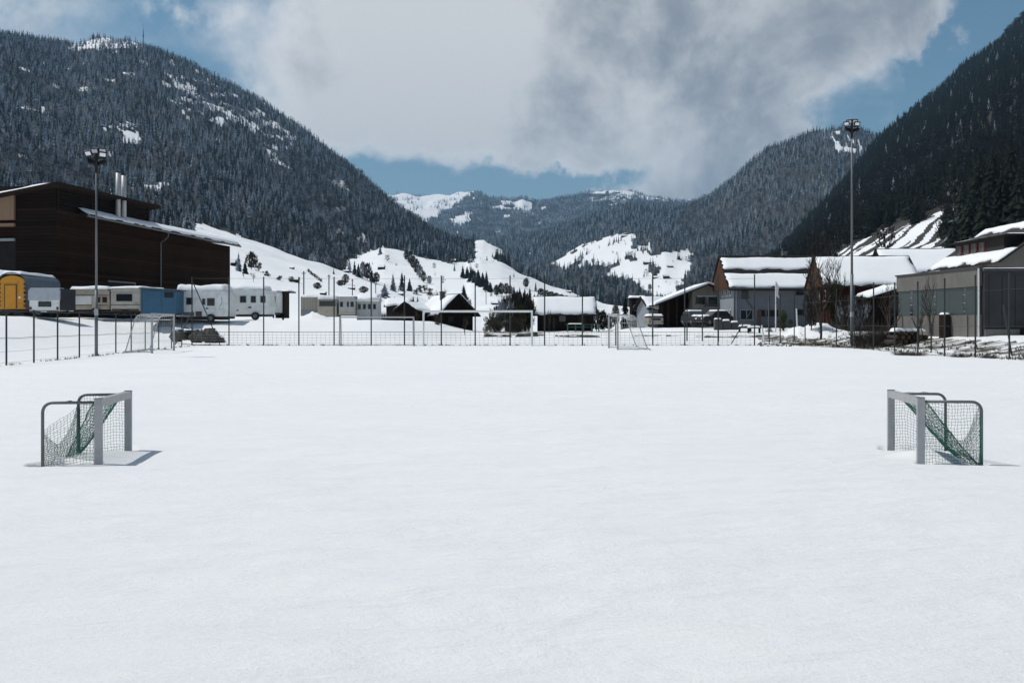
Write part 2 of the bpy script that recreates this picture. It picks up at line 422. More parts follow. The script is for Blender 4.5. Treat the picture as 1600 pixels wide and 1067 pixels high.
# ------------------------------------------------------------------ terrain
# features: ridges and slope breaks of the valley as (bearing, distance, height) control lines, (px, Y, py)
FEAT = [
 # near slope crest on the left / lower slope on the right
 [(-700,700,330),(0,800,300),(150,850,330),(230,900,352),(310,950,350),(370,1000,368),(450,1000,398),(530,950,424),(600,850,446),(660,750,470),(720,650,486),(800,600,493),(900,600,498),(1000,600,499),(1100,500,497),(1200,400,478),(1280,400,430),(1340,400,402),(1400,400,390),(1500,380,372),(1600,380,352),(1900,380,300),(2300,380,260)],
 # pasture top / forest edge; right: mid slope
 [(-700,900,300),(0,950,285),(230,1050,346),(310,1080,345),(450,1150,392),(530,1200,417),(565,1350,405),(600,1500,387),(640,1500,394),(700,1550,404),(728,1600,408),(735,1600,403),(750,1600,402),(770,1550,408),(783,1500,413),(800,1450,421),(850,1300,445),(900,1200,462),(950,1100,478),(1000,1000,485),(1100,900,490),(1200,700,450),(1280,700,385),(1340,700,352),(1400,700,322),(1500,680,268),(1600,680,215),(1900,700,60),(2300,700,-40)],
 # skyline of the left mountain; skyline of the near right mountain
 [(-700,2400,-60),(-300,2300,10),(0,2200,52),(60,2250,68),(120,2350,76),(150,2400,63),(200,2400,60),(250,2400,76),(300,2400,104),(370,2400,140),(450,2350,190),(500,2300,226),(560,2250,273),(620,2200,321),(680,2150,362),(735,2050,386),(745,2050,380),(755,2050,380),(768,2000,385),(784,1950,394),(798,1900,414),(815,1850,438),(850,1700,455),(900,1600,472),(1000,1500,490),(1100,1500,478),(1150,1450,446),(1200,1400,410),(1215,1400,402),(1250,1450,366),(1290,1500,322),(1330,1550,274),(1370,1600,224),(1400,1650,200),(1450,1700,160),(1500,1800,118),(1560,1900,70),(1600,2000,36),(1900,2200,-130),(2300,2300,-200)],
 # dip behind
 [(-700,3200,120),(0,3200,180),(300,3200,230),(500,3100,330),(620,3000,400),(700,2900,420),(745,2600,430),(800,2300,470),(870,2200,472),(950,2100,474),(1000,2000,476),(1060,1900,472),(1080,1900,462),(1130,1900,445),(1200,2000,440),(1300,2200,400),(1400,2400,320),(1600,2800,170),(2300,3200,50)],
 # pastures in the middle; flank of the middle right mountain
 [(-700,3600,160),(0,3600,220),(500,3600,360),(700,3500,400),(745,3400,398),(800,3200,400),(870,3000,406),(915,2900,384),(987,2800,366),(1040,2700,372),(1077,2700,386),(1130,2600,370),(1200,2600,330),(1300,2700,290),(1380,2800,285),(1450,3000,290),(1600,3200,220),(2300,3600,80)],
 # forested middle ridge; skyline of the middle right mountain
 [(-700,4200,200),(0,4200,240),(500,4400,350),(700,4500,390),(745,4500,382),(800,4400,371),(864,4300,359),(930,4200,336),(982,4100,322),(1040,3900,326),(1080,3700,322),(1110,3500,308),(1150,3400,278),(1180,3400,250),(1215,3400,225),(1260,3400,210),(1300,3400,203),(1340,3400,202),(1380,3500,215),(1420,3600,240),(1500,3700,260),(1600,3800,260),(2300,4200,160)],
 [(-700,5200,300),(500,5400,380),(620,5400,360),(700,5500,372),(745,5500,385),(800,5500,378),(864,5500,366),(930,5400,345),(1000,5300,338),(1100,5200,330),(1200,5000,280),(1400,5000,290),(2300,5400,250)],
 [(-700,8000,300),(500,8000,312),(600,8000,305),(620,8000,304),(660,8000,305),(700,8000,305),(738,7800,299),(752,7600,303),(765,7500,309),(800,7400,312),(815,7300,309),(840,7400,315),(862,7500,312),(878,7500,308),(920,7600,301),(975,7600,298),(1010,7800,306),(1040,7800,311),(1070,7900,315),(1110,8000,318),(1300,8000,330),(2300,8000,330)],
 [(-700,11000,420),(2300,11000,420)],
]
FEAT = [np.array(f, float) for f in FEAT]
def near_z(X, Y):
    xl = -18.2 - np.clip(Y - 36, -30, 60) * 0.11; xr = 21.0 + 0 * Y
    dl = xl - X; dr = X - xr
    left = 2.0 * sst((dl + 0.3) / 13.0) * sst((Y + 5) / 25)
    back = sst((Y - 70.5) / 10) * (0.30 + 1.50 * sst((-X - 3.5) / 7.5)) + 0.25 * sst((Y - 92) / 30) * sst((X + 8) / 6)
    right = 0.85 * sst((dr - 0.5) / 6.0) * sst((Y - 10) / 15)
    rb = 1.05 * sst((Y - 76) / 24) * sst((X - 8) / 8)
    z = np.maximum(np.maximum(left, back), np.maximum(right, rb))
    out = np.maximum(np.maximum(dl, dr), Y - 70)
    z = z + sst(out / 4) * 0.10 * fbm(X * 0.22, Y * 0.22, 4)
    # wind relief on the pitch, sunk snow round the small goals
    z = z + 0.018 * fbm(X * 0.35 + 5, Y * 0.5, 3) + 0.006 * fbm(X * 1.7, Y * 2.6, 3)
    for (ax, ay, bx, by, rr, dep) in PITS:
        t = np.clip(((X - ax) * (bx - ax) + (Y - ay) * (by - ay)) / ((bx - ax) ** 2 + (by - ay) ** 2), 0, 1)
        d = np.hypot(X - ax - t * (bx - ax), Y - ay - t * (by - ay)); z = z - dep * np.exp(-(d / rr) ** 8)
    for (gx, gy, rx, ry, hgt) in HEAPS:
        d = np.hypot((X - gx) / rx, (Y - gy) / ry)
        z = z + hgt * np.exp(-d ** 3) * (1 + 0.35 * fbm(X * 1.3, Y * 1.3, 3))
    return z
PITS = [(-4.62, 11.86, -5.14, 11.80, .14, .13), (-5.02, 10.64, -4.84, 10.72, .15, .15), (-4.42, 10.68, -4.40, 10.70, .07, .03),
        (4.58, 12.02, 5.20, 11.96, .14, .13), (4.45, 10.80, 4.50, 10.80, .07, .03), (5.05, 10.76, 4.90, 10.80, .10, .05)]
HEAPS = [(-4.62, 11.35, .22, .30, .03), (4.70, 11.30, .3, .3, .06)]
_a = P(484, 500, 110); HEAPS.append((_a[0], 110, 1.5, 1.5, .7)); HEAPS.append((_a[0] + 1.5, 109, 1.5, 1.5, .45))
_a = P(1262, 512, 82); HEAPS.append((_a[0], 82, 2.2, 3.0, 1.0))
def col_px(th):
    return np.clip(CX + F * np.tan(np.clip(th, R(-44), R(44))), -700, 2300)
def terrain(X, Y):
    X = np.asarray(X, float); Y = np.asarray(Y, float)
    r = np.hypot(X, Y); th = np.arctan2(X, Y); px = col_px(th); cs = np.cos(np.clip(th, R(-44), R(44)))
    D = r * cs
    zn = near_z(X, Y)
    zp = near_z(np.sin(th) * 150 / cs, np.cos(th) * 150 / cs); Dp = np.full_like(D, 150.0); z = zn.copy()
    fade = 1 - 0.6 * sst((np.abs(th) - R(80)) / R(80))
    for f in FEAT:
        Di = np.interp(px, f[:, 0], f[:, 1]); zi = (EYE + (HY - np.interp(px, f[:, 0], f[:, 2])) / F * Di) * fade
        t = np.clip((D - Dp) / (Di - Dp), 0, 1)
        z = np.where(D > Dp, zp + (zi - zp) * t, z)
        Dp, zp = Di, zi
    w = sst((D - 180) / 500)
    rough = fbm(X / 420, Y / 420, 6, 0.5)
    gul = 1 - np.abs(fbm(X / 260 + 3, Y / 600 + 8, 4, 0.5)) * 2
    return z + w * (rough * (4 + 0.020 * np.maximum(z, 0)) + (gul - 0.5) * (1.5 + 0.018 * np.maximum(z, 0)) + (D / 8000) * 10 * fbm(X / 900, Y / 900, 3)) + sst((D - 150) / 60) * 0.6 * fbm(X / 40, Y / 40, 3) + sst((D - 350) / 300) * (5.5 * fbm(X / 120 + 2, Y / 75 - 4, 4) + 2.0 * np.abs(fbm(X / 45, Y / 30 + 7, 3)))
def inpoly(px, py, poly):
    n = len(poly); c = np.zeros(px.shape, bool); j = n - 1
    for i in range(n):
        xi, yi = poly[i]; xj, yj = poly[j]
        if yi != yj: c ^= ((yi > py) != (yj > py)) & (px < (xj - xi) * (py - yi) / (yj - yi) + xi)
        j = i
    return c
PASTURE = [(862,412),(915,381),(949,370),(990,364),(984,388),(1019,381),(1015,400),(1080,390),(1078,414),(1062,466),(1028,474),(1003,450),(989,437),(945,431),(958,417),(915,414),(884,421)]
STREAK = [(1378,396),(1430,352),(1477,328),(1505,314),(1500,332),(1472,355),(1462,392),(1500,400),(1500,505),(1378,505)]
STREAK2 = [(1300,402),(1330,384),(1395,350),(1432,350),(1378,396),(1378,505),(1290,505)]
def cover(X, Y, Z, jitter=True):
    """1 = wooded ground, 0 = open snow"""
    r = np.hypot(X, Y); th = np.arctan2(X, Y); px = col_px(th); D = r * np.cos(np.clip(th, R(-44), R(44)))
    py = HY - (Z - EYE) / np.maximum(D, 1) * F
    n = fbm(X / 60, Y / 60, 4); nb = fbm(X / 200 + 9, Y / 200, 3)
    if jitter:
        jx = n * 14 * np.clip(1500 / np.maximum(D, 100), .3, 2); pxj = px + jx; pyj = py + n * 5 * np.clip(1500 / np.maximum(D, 100), .3, 2)
    else: pxj, pyj = px, py
    FY = [np.interp(px, f[:, 0], f[:, 1]) for f in FEAT]
    c = np.zeros_like(D)
    leftM = (D > FY[1] + n * 60) & (pxj < 742) & (D < FY[3])
    c = np.where(leftM, 1.0, c)
    c = np.where((D > 1250) & (D < FY[3]) & inpoly(pxj, pyj, [(600,300),(741,300),(742,404),(736,411),(700,411),(660,402),(640,396)]), 1.0, c)
    c = np.where((px < 540) & (D > FY[0] + 20 + n * 40) & (D < FY[3]), 1.0, c)
    snowy = inpoly(pxj, pyj, [(105,80),(125,60),(240,58),(250,74),(180,78)])
    c = np.where(leftM & snowy, 0.0, c)
    c = np.where(leftM & inpoly(px, py, [(255,110),(310,110),(470,215),(440,240),(330,190),(250,150)]) & (fbm(X / 30 + 4, Y / 110, 4) > 0.10), 0.0, c)
    c = np.where(leftM & (fbm(X / 50 - 4, Y / 150 + 2, 4) > 0.44), 0.0, c)
    mid = (D > FY[1] + 80) & (px >= 742) & (px < 1140)
    c = np.where(mid, 1.0, c)
    c = np.where((px >= 742) & (px < 1140) & (D > 1800) & (D < 3600) & inpoly(pxj, pyj, PASTURE) & (fbm(X / 70, Y / 90 + 5, 3) < 0.34), 0.0, c)
    c = np.where((D > 1640) & (D < 2300) & inpoly(px, py, [(741,360),(752,360),(790,384),(801,402),(775,400),(742,408)]), 0.0, c)
    c = np.where((px < 301) & (D > 480) & (D < FY[1] + 80) & ~((px < 42) & (py > 284) & (D > 780)), 1.0, c)
    right = (px >= 1140) & (D > 330 + 60 * n) & (D < 5500)
    c = np.where(right, 1.0, c)
    st = right & (D < 1100) & inpoly(px + n * 10, py + n * 6, STREAK)
    # furrows running down the slope
    a = fbm((0.86 * X - 0.515 * Y + 2 * n) / 3.8, (0.515 * X + 0.86 * Y) / 240.0, 3)
    c = np.where(st, np.where(a > 0.20, 0.8, 0.0), c)
    st2 = right & (D < 1100) & inpoly(px + n * 10, py + n * 6, STREAK2)
    c = np.where(st2, np.where(a > -0.06, 0.8, 0.0), c)
    c = np.where(right & (D > 2300) & inpoly(pxj, pyj, [(1285,205),(1330,205),(1352,232),(1340,250),(1300,235)]) & (fbm(X / 34, Y / 60, 3) > 0.02), 0.0, c)
    far = D > 5400
    c = np.where(far & (D < FY[7] + 400), 1.0, c)
    c = np.where(far & (pxj < 742 - (pyj - 296) * 1.6 + 6), 0.0, c)
    c = np.where(far & inpoly(pxj, pyj, [(700,342),(728,333),(735,345),(712,352)]), 0.0, c)
    c = np.where(far & (pxj > 770) & (pxj < 830) & (fbm(X / 160, Y / 220, 3) > 0.02) & (pyj < 332), 0.0, c)
    c = np.where(far & inpoly(pxj, pyj, [(905,296),(1000,290),(1090,308),(1085,322),(1030,316),(990,308),(975,320),(950,312),(930,318)]) & ((nb + n > -0.05) | (pyj < 308 + (pxj - 975) * .12) & (fbm(X / 90, Y / 200, 2) > -.12)), 0.0, c)
    c = np.where(far & (n * .7 + nb > 0.42), 0.0, c)
    c = np.where(D > FY[7] + 400, 0.0, c)
    return c, px, py, D, FY

def build_terrain():
    th = np.concatenate([np.radians(np.arange(-180, -34, 2.5)), np.radians(np.arange(-34, 34, 0.09)), np.radians(np.arange(34, 180, 2.5))])
    th = np.concatenate([th, [PI]])
    rr = [0.25, 0.7, 1.3, 2.0, 2.8, 3.4]
    r = 3.6
    while r < 9.4: rr.append(r); r += 0.12
    while r < 12.8: rr.append(r); r += 0.045
    while r < 60: rr.append(r); r *= 1.02
    while r < 150: rr.append(r); r *= 1.013
    k150 = len(rr)
    while r < 12500: rr.append(r); r *= 1.008 if 330 < r < 900 else 1.0175
    rr = np.array(rr)
    T, RR = np.meshgrid(th, rr)
    X = RR * np.sin(T); Y = RR * np.cos(T); Z = terrain(X, Y)
    C, px, py, D, FY = cover(X, Y, Z)
    # bare patches close by
    n = fbm(X * 0.5, Y * 0.9, 4)
    nearc = np.zeros_like(C)
    xl = -18.2 - np.clip(Y - 36, -30, 60) * 0.11
    nearc = np.where((np.abs(Y - 69.3) < 0.8) & (X > -21) & (X < 23), 0.30 + 0.1 * n, nearc)
    nearc = np.where((np.abs(X - xl) < 0.35) & (Y < 66) & (Y > 30), 0.28 + 0.1 * n, nearc)
    nearc = np.where((X > 20.3) & (X < 22.2) & (Y < 76), 0.36 + 0.15 * n, nearc)
    nearc = np.where((X > 22.5) & (X < 25.6) & (Y > 36) & (Y < 74), 0.50 + 0.25 * n, nearc)
    nearc = np.where(inpoly(px, py, [(1180,522),(1250,524),(1330,532),(1330,545),(1240,540),(1185,532)]) & (D < 120), 0.52 + .25 * n, nearc)
    for (a, b, c0, c1) in ((755, 850, 519, 525), (880, 940, 522.5, 525.2), (990, 1070, 523, 526), (1085, 1190, 524, 528)):
        nearc = np.where((px > a) & (px < b) & (py > c0) & (py < c1) & (D > 72) & (D < 130), 0.50 + 0.3 * n, nearc)
    C = np.where(RR < 150, np.clip(nearc, 0, 1), C)
    nr, nc = X.shape
    V = np.stack([X, Y, Z], -1).reshape(-1, 3)
    ii, jj = np.meshgrid(np.arange(nr - 1), np.arange(nc - 1), indexing='ij')
    q = ii * nc + jj
    Q = np.stack([q, q + nc, q + nc + 1, q + 1], -1)
    # region of each face
    fp = px[:-1, :-1]; fD = D[:-1, :-1]; FYc = [f[:-1, :-1] for f in FY]
    reg = np.full(ii.shape, 4)
    reg = np.where((fp < 800) & (fD < FYc[3]), 2, reg)
    reg = np.where((fp >= 1100) & (fD < FYc[3]), 3, reg)
    reg = np.where((fp >= 1100) & (fD >= FYc[3]) & (fD < FYc[6]), 5, reg)
    reg = np.where((fp < 1100) & (fD < FYc[1]), 1, reg)
    reg = np.where(ii < k150, 0, reg)
    reg = np.where((rr[ii] < 250) & (reg == 3), 1, reg)
    tm = terrain_mat(); pm = pitch_mat()
    MATS['terrain'] = tm; MATS['pitch'] = pm
    for k, name in ((0, 'snow_ground'), (1, 'snowy_slope'), (2, 'mountain'), (3, 'mountain'), (4, 'mountain'), (5, 'mountain')):
        Qk = Q[reg == k].reshape(-1, 4)
        used, inv = np.unique(Qk, return_inverse=True); Vk = V[used]; Fk = inv.reshape(-1, 4)
        me = bpy.data.meshes.new(name)
        me.vertices.add(len(Vk)); me.vertices.foreach_set('co', Vk.astype(np.float32).ravel())
        me.loops.add(Fk.size); me.loops.foreach_set('vertex_index', Fk[:, ::-1].astype(np.int32).ravel())
        me.polygons.add(len(Fk)); me.polygons.foreach_set('loop_start', np.arange(0, Fk.size, 4, dtype=np.int32))
        me.polygons.foreach_set('loop_total', np.full(len(Fk), 4, np.int32))
        me.polygons.foreach_set('use_smooth', np.ones(len(Fk), bool))
        me.update(calc_edges=True)
        at = me.attributes.new('cover', 'FLOAT', 'POINT'); at.data.foreach_set('value', C.reshape(-1)[used].astype(np.float32))
        me.materials.append(pm if k == 0 else tm)
        o = bpy.data.objects.new(name, me); COL.objects.link(o); o['kind'] = 'structure'
build_terrain()
def gz(x, y): return float(terrain(np.array([x]), np.array([y]))[0])
_T = np.exp(np.linspace(math.log(60), math.log(9000), 1400))
def hit(px, py, d0=60):
    """where the ground is seen at this bearing and height angle, beyond distance d0"""
    x = (px - CX) / F * _T; z = terrain(x, _T); q = HY - (z - EYE) / _T * F
    ok = np.where((_T > d0) & (q <= py))[0]
    i = ok[0] if len(ok) else np.argmin(np.where(_T > d0, np.abs(q - py), 1e9))
    return float(x[i]), float(_T[i]), float(z[i])

# ------------------------------------------------------------------ trees
def conifer_mb(h, w, whorls, boughs, seed, droop=0.35, blade=0.5):
    """crown of separate drooping boughs round a leader, base at z=0"""
    r = random.Random(seed); mb = MB()
    for i in range(whorls):
        t = (i + r.uniform(-.3, .3)) / whorls; t = min(max(t, 0), .98)
        z = h * (0.06 + 0.92 * t); rad = w * 0.5 * (1 - t) ** 0.8 * (0.6 + 0.6 * r.random()) + 0.03 * w
        a0 = r.uniform(0, 6.28); nb = max(4, int(boughs * (1 - t * 0.5)))
        for k in range(nb):
            a = a0 + 2 * PI * k / nb + r.uniform(-.25, .25); L = rad * r.uniform(.7, 1.15)
            ca, sa = math.cos(a), math.sin(a); wd = L * blade * r.uniform(.7, 1.2) + 0.02 * w
            dz = -L * droop * r.uniform(.6, 1.5)
            th_ = h / whorls * 0.75
            p0 = (0, 0, z + th_); pm = (ca * L * .55, sa * L * .55, z + dz * .25 + th_ * .25); pt = (ca * L, sa * L, z + dz)
            l = (ca * L * .6 - sa * wd * .5, sa * L * .6 + ca * wd * .5, z + dz * .85); rr_ = (ca * L * .6 + sa * wd * .5, sa * L * .6 - ca * wd * .5, z + dz * .85)
            o = len(mb.v); mb.v += [p0, l, pt, rr_, pm]; mb.f += [(o, o + 1, o + 4), (o + 1, o + 2, o + 4), (o + 2, o + 3, o + 4), (o + 3, o, o + 4)]
    mb.add([(0.02 * w, 0, h * .8), (-.02 * w, .02 * w, h * .8), (-.02 * w, -.02 * w, h * .8), (0, 0, h * 1.04)], [(0, 1, 3), (1, 2, 3), (2, 0, 3)])
    return mb
def bare_mb(h, seed, depth=4, spread=0.62, nside=3, thick=0.03, up=0.14):
    r = random.Random(seed); tr = MB(); tw = MB()
    def grow(p, d, L, rad, k):
        q = p + d * L; mid = p + d * L * .5 + Vector((r.uniform(-1, 1), r.uniform(-1, 1), 0)) * L * .06
        (tr if k <= 1 else tw).tube([p, mid, q], rad, 5 if k == 0 else nside, rad * .62, cap=False)
        if k >= depth: return
        for c in range(r.choice((2, 3, 3)) + (1 if k == 0 else 0)):
            t = r.uniform(.45, 1.0); b = p + d * L * t
            v = Vector((r.uniform(-1, 1), r.uniform(-1, 1), r.uniform(-.15, .6))).normalized()
            nd = (d * (1 - spread) + v * spread + Vector((0, 0, up))).normalized()
            grow(b, nd, L * r.uniform(.55, .82), rad * .6, k + 1)
    grow(Vector((0, 0, -.1)), Vector((0, 0, 1)), h * .38, h * thick, 0)
    return tr, tw
def fuzzy_mb(h, w, n, seed, low=0.15, size=0.16):
    """leafless round crown read from afar: many slim upright twig blades through the volume"""
    r = random.Random(seed); mb = MB()
    for i in range(n):
        a = r.uniform(0, 6.28); t = r.random() ** .6; zz = r.random()
        rad = w * .5 * t * math.sin(PI * (0.12 + 0.83 * zz)) ** .7
        p = Vector((math.cos(a) * rad, math.sin(a) * rad, h * (low + (1 - low) * zz)))
        d = Vector((math.cos(a) * .5 * t, math.sin(a) * .5 * t, 1)).normalized() * h * size * r.uniform(.6, 1.3)
        s = Vector((-math.sin(a), math.cos(a), 0)).normalized() if r.random() < .5 else Vector((math.cos(a), math.sin(a), 0))
        s = s * w * .04 * r.uniform(.5, 1.4)
        mb.add([p - s, p + s, p + d], [(0, 1, 2)])
    mb.add([(.03 * w, 0, 0), (-.03 * w, .03 * w, 0), (-.03 * w, -.03 * w, 0), (0, 0, h * .8)], [(0, 1, 3), (1, 2, 3), (2, 0, 3)])
    return mb
def leafy_mb(h, w, n, seed, leaf=0.05, lobes=7, flat=1.0):
    lobes = 15
    """evergreen shrub: leaf-sized faces through a lobed volume"""
    r = random.Random(seed); mb = MB(); cs = []
    for i in range(lobes):
        a = r.uniform(0, 6.28); q = r.uniform(.1, 1.2); t = r.uniform(.08, .9)
        cs.append((math.cos(a) * w * .30 * q, math.sin(a) * w * .30 * q, h * t, w * r.uniform(.12, .22) * (1.15 - .5 * t)))
    for i in range(n):
        cx, cy, cz, cr = r.choice(cs)
        v = Vector((r.gauss(0, 1), r.gauss(0, 1), r.gauss(0, 1))).normalized() * cr * r.random() ** .35
        p = Vector((cx, cy, cz)) + Vector((v.x, v.y, v.z * h / w * 1.15)); p.z = max(.02, p.z)
        u = Vector((r.gauss(0, 1), r.gauss(0, 1), r.gauss(0, 1))).normalized() * leaf * w; q = u.orthogonal().normalized() * leaf * w * .6
        mb.add([p - u, p + q, p + u, p - q], [(0, 1, 2, 3)])
    return mb

PROTO = bpy.data.collections.new('forest_tree_kinds')
def proto(mb, m):
    me = bpy.data.meshes.new('forest_tree'); me.from_pydata(mb.v, [], mb.f); me.materials.append(MATS[m]); me.update()
    o = bpy.data.objects.new('forest_tree', me); return o
def forest_group(name, objs):
    c = bpy.data.collections.new(name)
    for i, o in enumerate(objs): o.name = 'kind_%02d' % i; c.objects.link(o)
    ng = bpy.data.node_groups.new(name, 'GeometryNodeTree')
    ng.interface.new_socket('Geometry', in_out='INPUT', socket_type='NodeSocketGeometry')
    ng.interface.new_socket('Geometry', in_out='OUTPUT', socket_type='NodeSocketGeometry')
    N = ng.nodes; L = ng.links
    gi = N.new('NodeGroupInput'); go = N.new('NodeGroupOutput')
    ip = N.new('GeometryNodeInstanceOnPoints'); ci = N.new('GeometryNodeCollectionInfo')
    ci.inputs['Collection'].default_value = c; ci.inputs['Separate Children'].default_value = True; ci.inputs['Reset Children'].default_value = True
    def attr(nm, ty):
        a = N.new('GeometryNodeInputNamedAttribute'); a.data_type = ty; a.inputs['Name'].default_value = nm; return a.outputs['Attribute']
    L.new(gi.outputs[0], ip.inputs['Points']); L.new(ci.outputs[0], ip.inputs['Instance'])
    ip.inputs['Pick Instance'].default_value = True
    L.new(attr('kind_index', 'INT'), ip.inputs['Instance Index'])
    L.new(attr('turn', 'FLOAT_VECTOR'), ip.inputs['Rotation']); L.new(attr('size', 'FLOAT_VECTOR'), ip.inputs['Scale'])
    L.new(ip.outputs[0], go.inputs[0])
    return ng
def scatter(name, ng, pts, kinds, sizes):
    n = len(pts)
    me = bpy.data.meshes.new(name); me.vertices.add(n); me.vertices.foreach_set('co', np.asarray(pts, np.float32).ravel())
    a = me.attributes.new('kind_index', 'INT', 'POINT'); a.data.foreach_set('value', np.asarray(kinds, np.int32))
    a = me.attributes.new('turn', 'FLOAT_VECTOR', 'POINT')
    rot = np.stack([RNG.normal(0, .04, n), RNG.normal(0, .04, n), RNG.uniform(0, 6.28, n)], -1); a.data.foreach_set('vector', rot.astype(np.float32).ravel())
    a = me.attributes.new('size', 'FLOAT_VECTOR', 'POINT')
    w = RNG.uniform(.8, 1.25, n); s = np.stack([sizes * w, sizes * w, sizes], -1); a.data.foreach_set('vector', s.astype(np.float32).ravel())
    o = bpy.data.objects.new(name, me); COL.objects.link(o)
    md = o.modifiers.new('trees', 'NODES'); md.node_group = ng
    o['kind'] = 'stuff'; return o
# unit-height kinds (height 1): 0-3 frosted spruce, 4-6 plain spruce, 7-8 dark spruce, 9-11 frosted leafless, 12-13 plain leafless
KINDS = [proto(conifer_mb(1, w, 9, 6, 11 + i, .5, .6), 'needles_frosted') for i, w in enumerate((.42, .36, .46, .34))] + \
        [proto(conifer_mb(1, w, 10, 7, 21 + i, .5, .6), 'needles') for i, w in enumerate((.40, .35, .44))] + \
        [proto(conifer_mb(1, w, 12, 8, 31 + i, .5, .55), 'needles_dark') for i, w in enumerate((.42, .37))] + \
        [proto(fuzzy_mb(1, w, 90, 41 + i), 'twigs_frosted') for i, w in enumerate((.6, .7, .55))] + \
        [proto(fuzzy_mb(1, w, 120, 51 + i), m) for i, (w, m) in enumerate(((.6, 'twigs'), (.7, 'twigs_dark')))]
NG = forest_group('forest_trees', KINDS)
# stands of several trees, for the far ridges
def stand(m, seed, n=9):
    mb = MB(); r = random.Random(seed)
    for i in range(n):
        c = conifer_mb(r.uniform(.7, 1.1), r.uniform(.28, .36), 5, 5, seed * 31 + i, .5, .8)
        mb.add(c.v, c.f, Matrix.Translation((r.uniform(-1, 1), r.uniform(-1, 1), 0)))
    return proto(mb, m)
NGF = forest_group('far_stands', [stand('needles_frosted', 3), stand('needles_frosted', 4), stand('needles', 5)])
def sector_points(y0, y1, p0, p1, sp):
    x0 = min((p0 - CX) / F * y0, (p0 - CX) / F * y1); x1 = max((p1 - CX) / F * y1, (p1 - CX) / F * y0)
    gx, gy = np.meshgrid(np.arange(x0, x1, sp), np.arange(y0, y1, sp))
    X = (gx + RNG.uniform(-.5, .5, gx.shape) * sp).ravel(); Y = (gy + RNG.uniform(-.5, .5, gy.shape) * sp).ravel()
    px = CX + F * X / Y; k = (px > p0) & (px < p1); return X[k], Y[k]
def visible(px, py, D, order=9.0):
    """drop trees that stand wholly behind a nearer ridge (never seen, not even a step aside)"""
    bins = ((px + 400) / 6).astype(int)
    idx = np.argsort(D); keep = np.zeros(len(px), bool); top = {}
    b = bins[idx]; y = py[idx]
    for i, (bb, yy) in enumerate(zip(b.tolist(), y.tolist())):
        t = top.get(bb, 600.0)
        if yy < t + 26: keep[idx[i]] = True
        if yy < t: top[bb] = yy
    return keep
def plant():
    def decid(X, Y): return fbm(X / 230 + 40, Y / 230, 3)
    # left mountain
    X, Y = sector_points(480, 2600, -130, 770, 7.4); Z = terrain(X, Y); C, px, py, D, FY = cover(X, Y, Z)
    k = ((C > .5) | ((py < 335) & (RNG.random(len(X)) < .28))) & (D < FY[2] + 60) & ((px < 742) | (D < 2100)) & (px < 770)
    k &= visible(px, py, D)
    X, Y, Z, px, py = X[k], Y[k], Z[k], px[k], py[k]; n = len(X)
    dec = decid(X, Y) + 0.35 * np.exp(-((px - 520) / 160) ** 2) * (py > 250) + RNG.normal(0, .16, n)
    kind = RNG.integers(0, 7, n); kind = np.where(dec > .36, RNG.integers(9, 13, n), kind)
    kind = np.where((py < 240) & (kind >= 4) & (kind < 7) & (RNG.random(n) < .7), RNG.integers(0, 4, n), kind)
    low = py > 340; kind = np.where(low & (kind < 7), RNG.integers(3, 8, n), kind)
    size = RNG.uniform(7, 16.5, n) * np.where(kind >= 9, .8, 1)
    print('left', n); scatter('forest', NG, np.stack([X, Y, Z - .5], -1), kind, size)['label'] = 'snow dusted spruce and leafless forest covering the large left mountain'
    # near right mountain
    X, Y = sector_points(330, 2250, 1130, 1740, 7.0); Z = terrain(X, Y); C, px, py, D, FY = cover(X, Y, Z)
    k = (C > .9) & (D < FY[2] + 60); k &= visible(px, py, D)
    X, Y, Z, px, py, D = X[k], Y[k], Z[k], px[k], py[k], D[k]; n = len(X)
    dec = decid(X, Y) + 0.5 * ((py > 230) & (D < 1000)) + RNG.normal(0, .18, n)
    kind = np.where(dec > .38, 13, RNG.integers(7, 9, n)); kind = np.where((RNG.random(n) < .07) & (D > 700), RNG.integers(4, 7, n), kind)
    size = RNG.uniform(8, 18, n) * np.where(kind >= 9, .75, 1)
    print('right', n); scatter('forest', NG, np.stack([X, Y, Z - .5], -1), kind, size)['label'] = 'dark thinly frosted forest covering the steep mountain at the right'
    # middle right mountain and valley sides
    X, Y = sector_points(1150, 4700, 738, 1480, 13); Z = terrain(X, Y); C, px, py, D, FY = cover(X, Y, Z)
    k = (C > .5) & (D > np.where(px < 1140, FY[1] + 60, FY[2] + 250)) & (D < FY[5] + 80); k &= visible(px, py, D)
    X, Y, Z, px, py, D = X[k], Y[k], Z[k], px[k], py[k], D[k]; n = len(X)
    dec = decid(X, Y) + 0.35 * (px > 1060) * (py > 300) + RNG.normal(0, .16, n)
    kind = RNG.integers(0, 7, n); kind = np.where(dec > .36, RNG.integers(9, 13, n), kind)
    kind = np.where((D < 2500) & (kind < 7) , RNG.integers(4, 8, n), kind)
    size = RNG.uniform(11, 23, n) * np.where(kind >= 9, .75, 1)
    print('mid', n); scatter('forest', NG, np.stack([X, Y, Z - .5], -1), kind, size)['label'] = 'forest on the middle mountain and the valley sides beyond the pastures'
    # far ridges
    X, Y = sector_points(5300, 8100, 560, 1160, 42); Z = terrain(X, Y); C, px, py, D, FY = cover(X, Y, Z)
    k = (C > .5) | (RNG.random(len(X)) < .07); k &= visible(px, py, D)
    X, Y, Z = X[k], Y[k], Z[k]; n = len(X)
    print('far', n); scatter('forest', NGF, np.stack([X, Y, Z - 1], -1), RNG.integers(0, 3, n), RNG.uniform(20, 30, n))['label'] = 'thin dark forest on the farthest snowy ridges of the valley'
    # single trees and scrub dotted over the open slopes
    X, Y = sector_points(260, 7600, 330, 1100, 36); Z = terrain(X, Y); C, px, py, D, FY = cover(X, Y, Z)
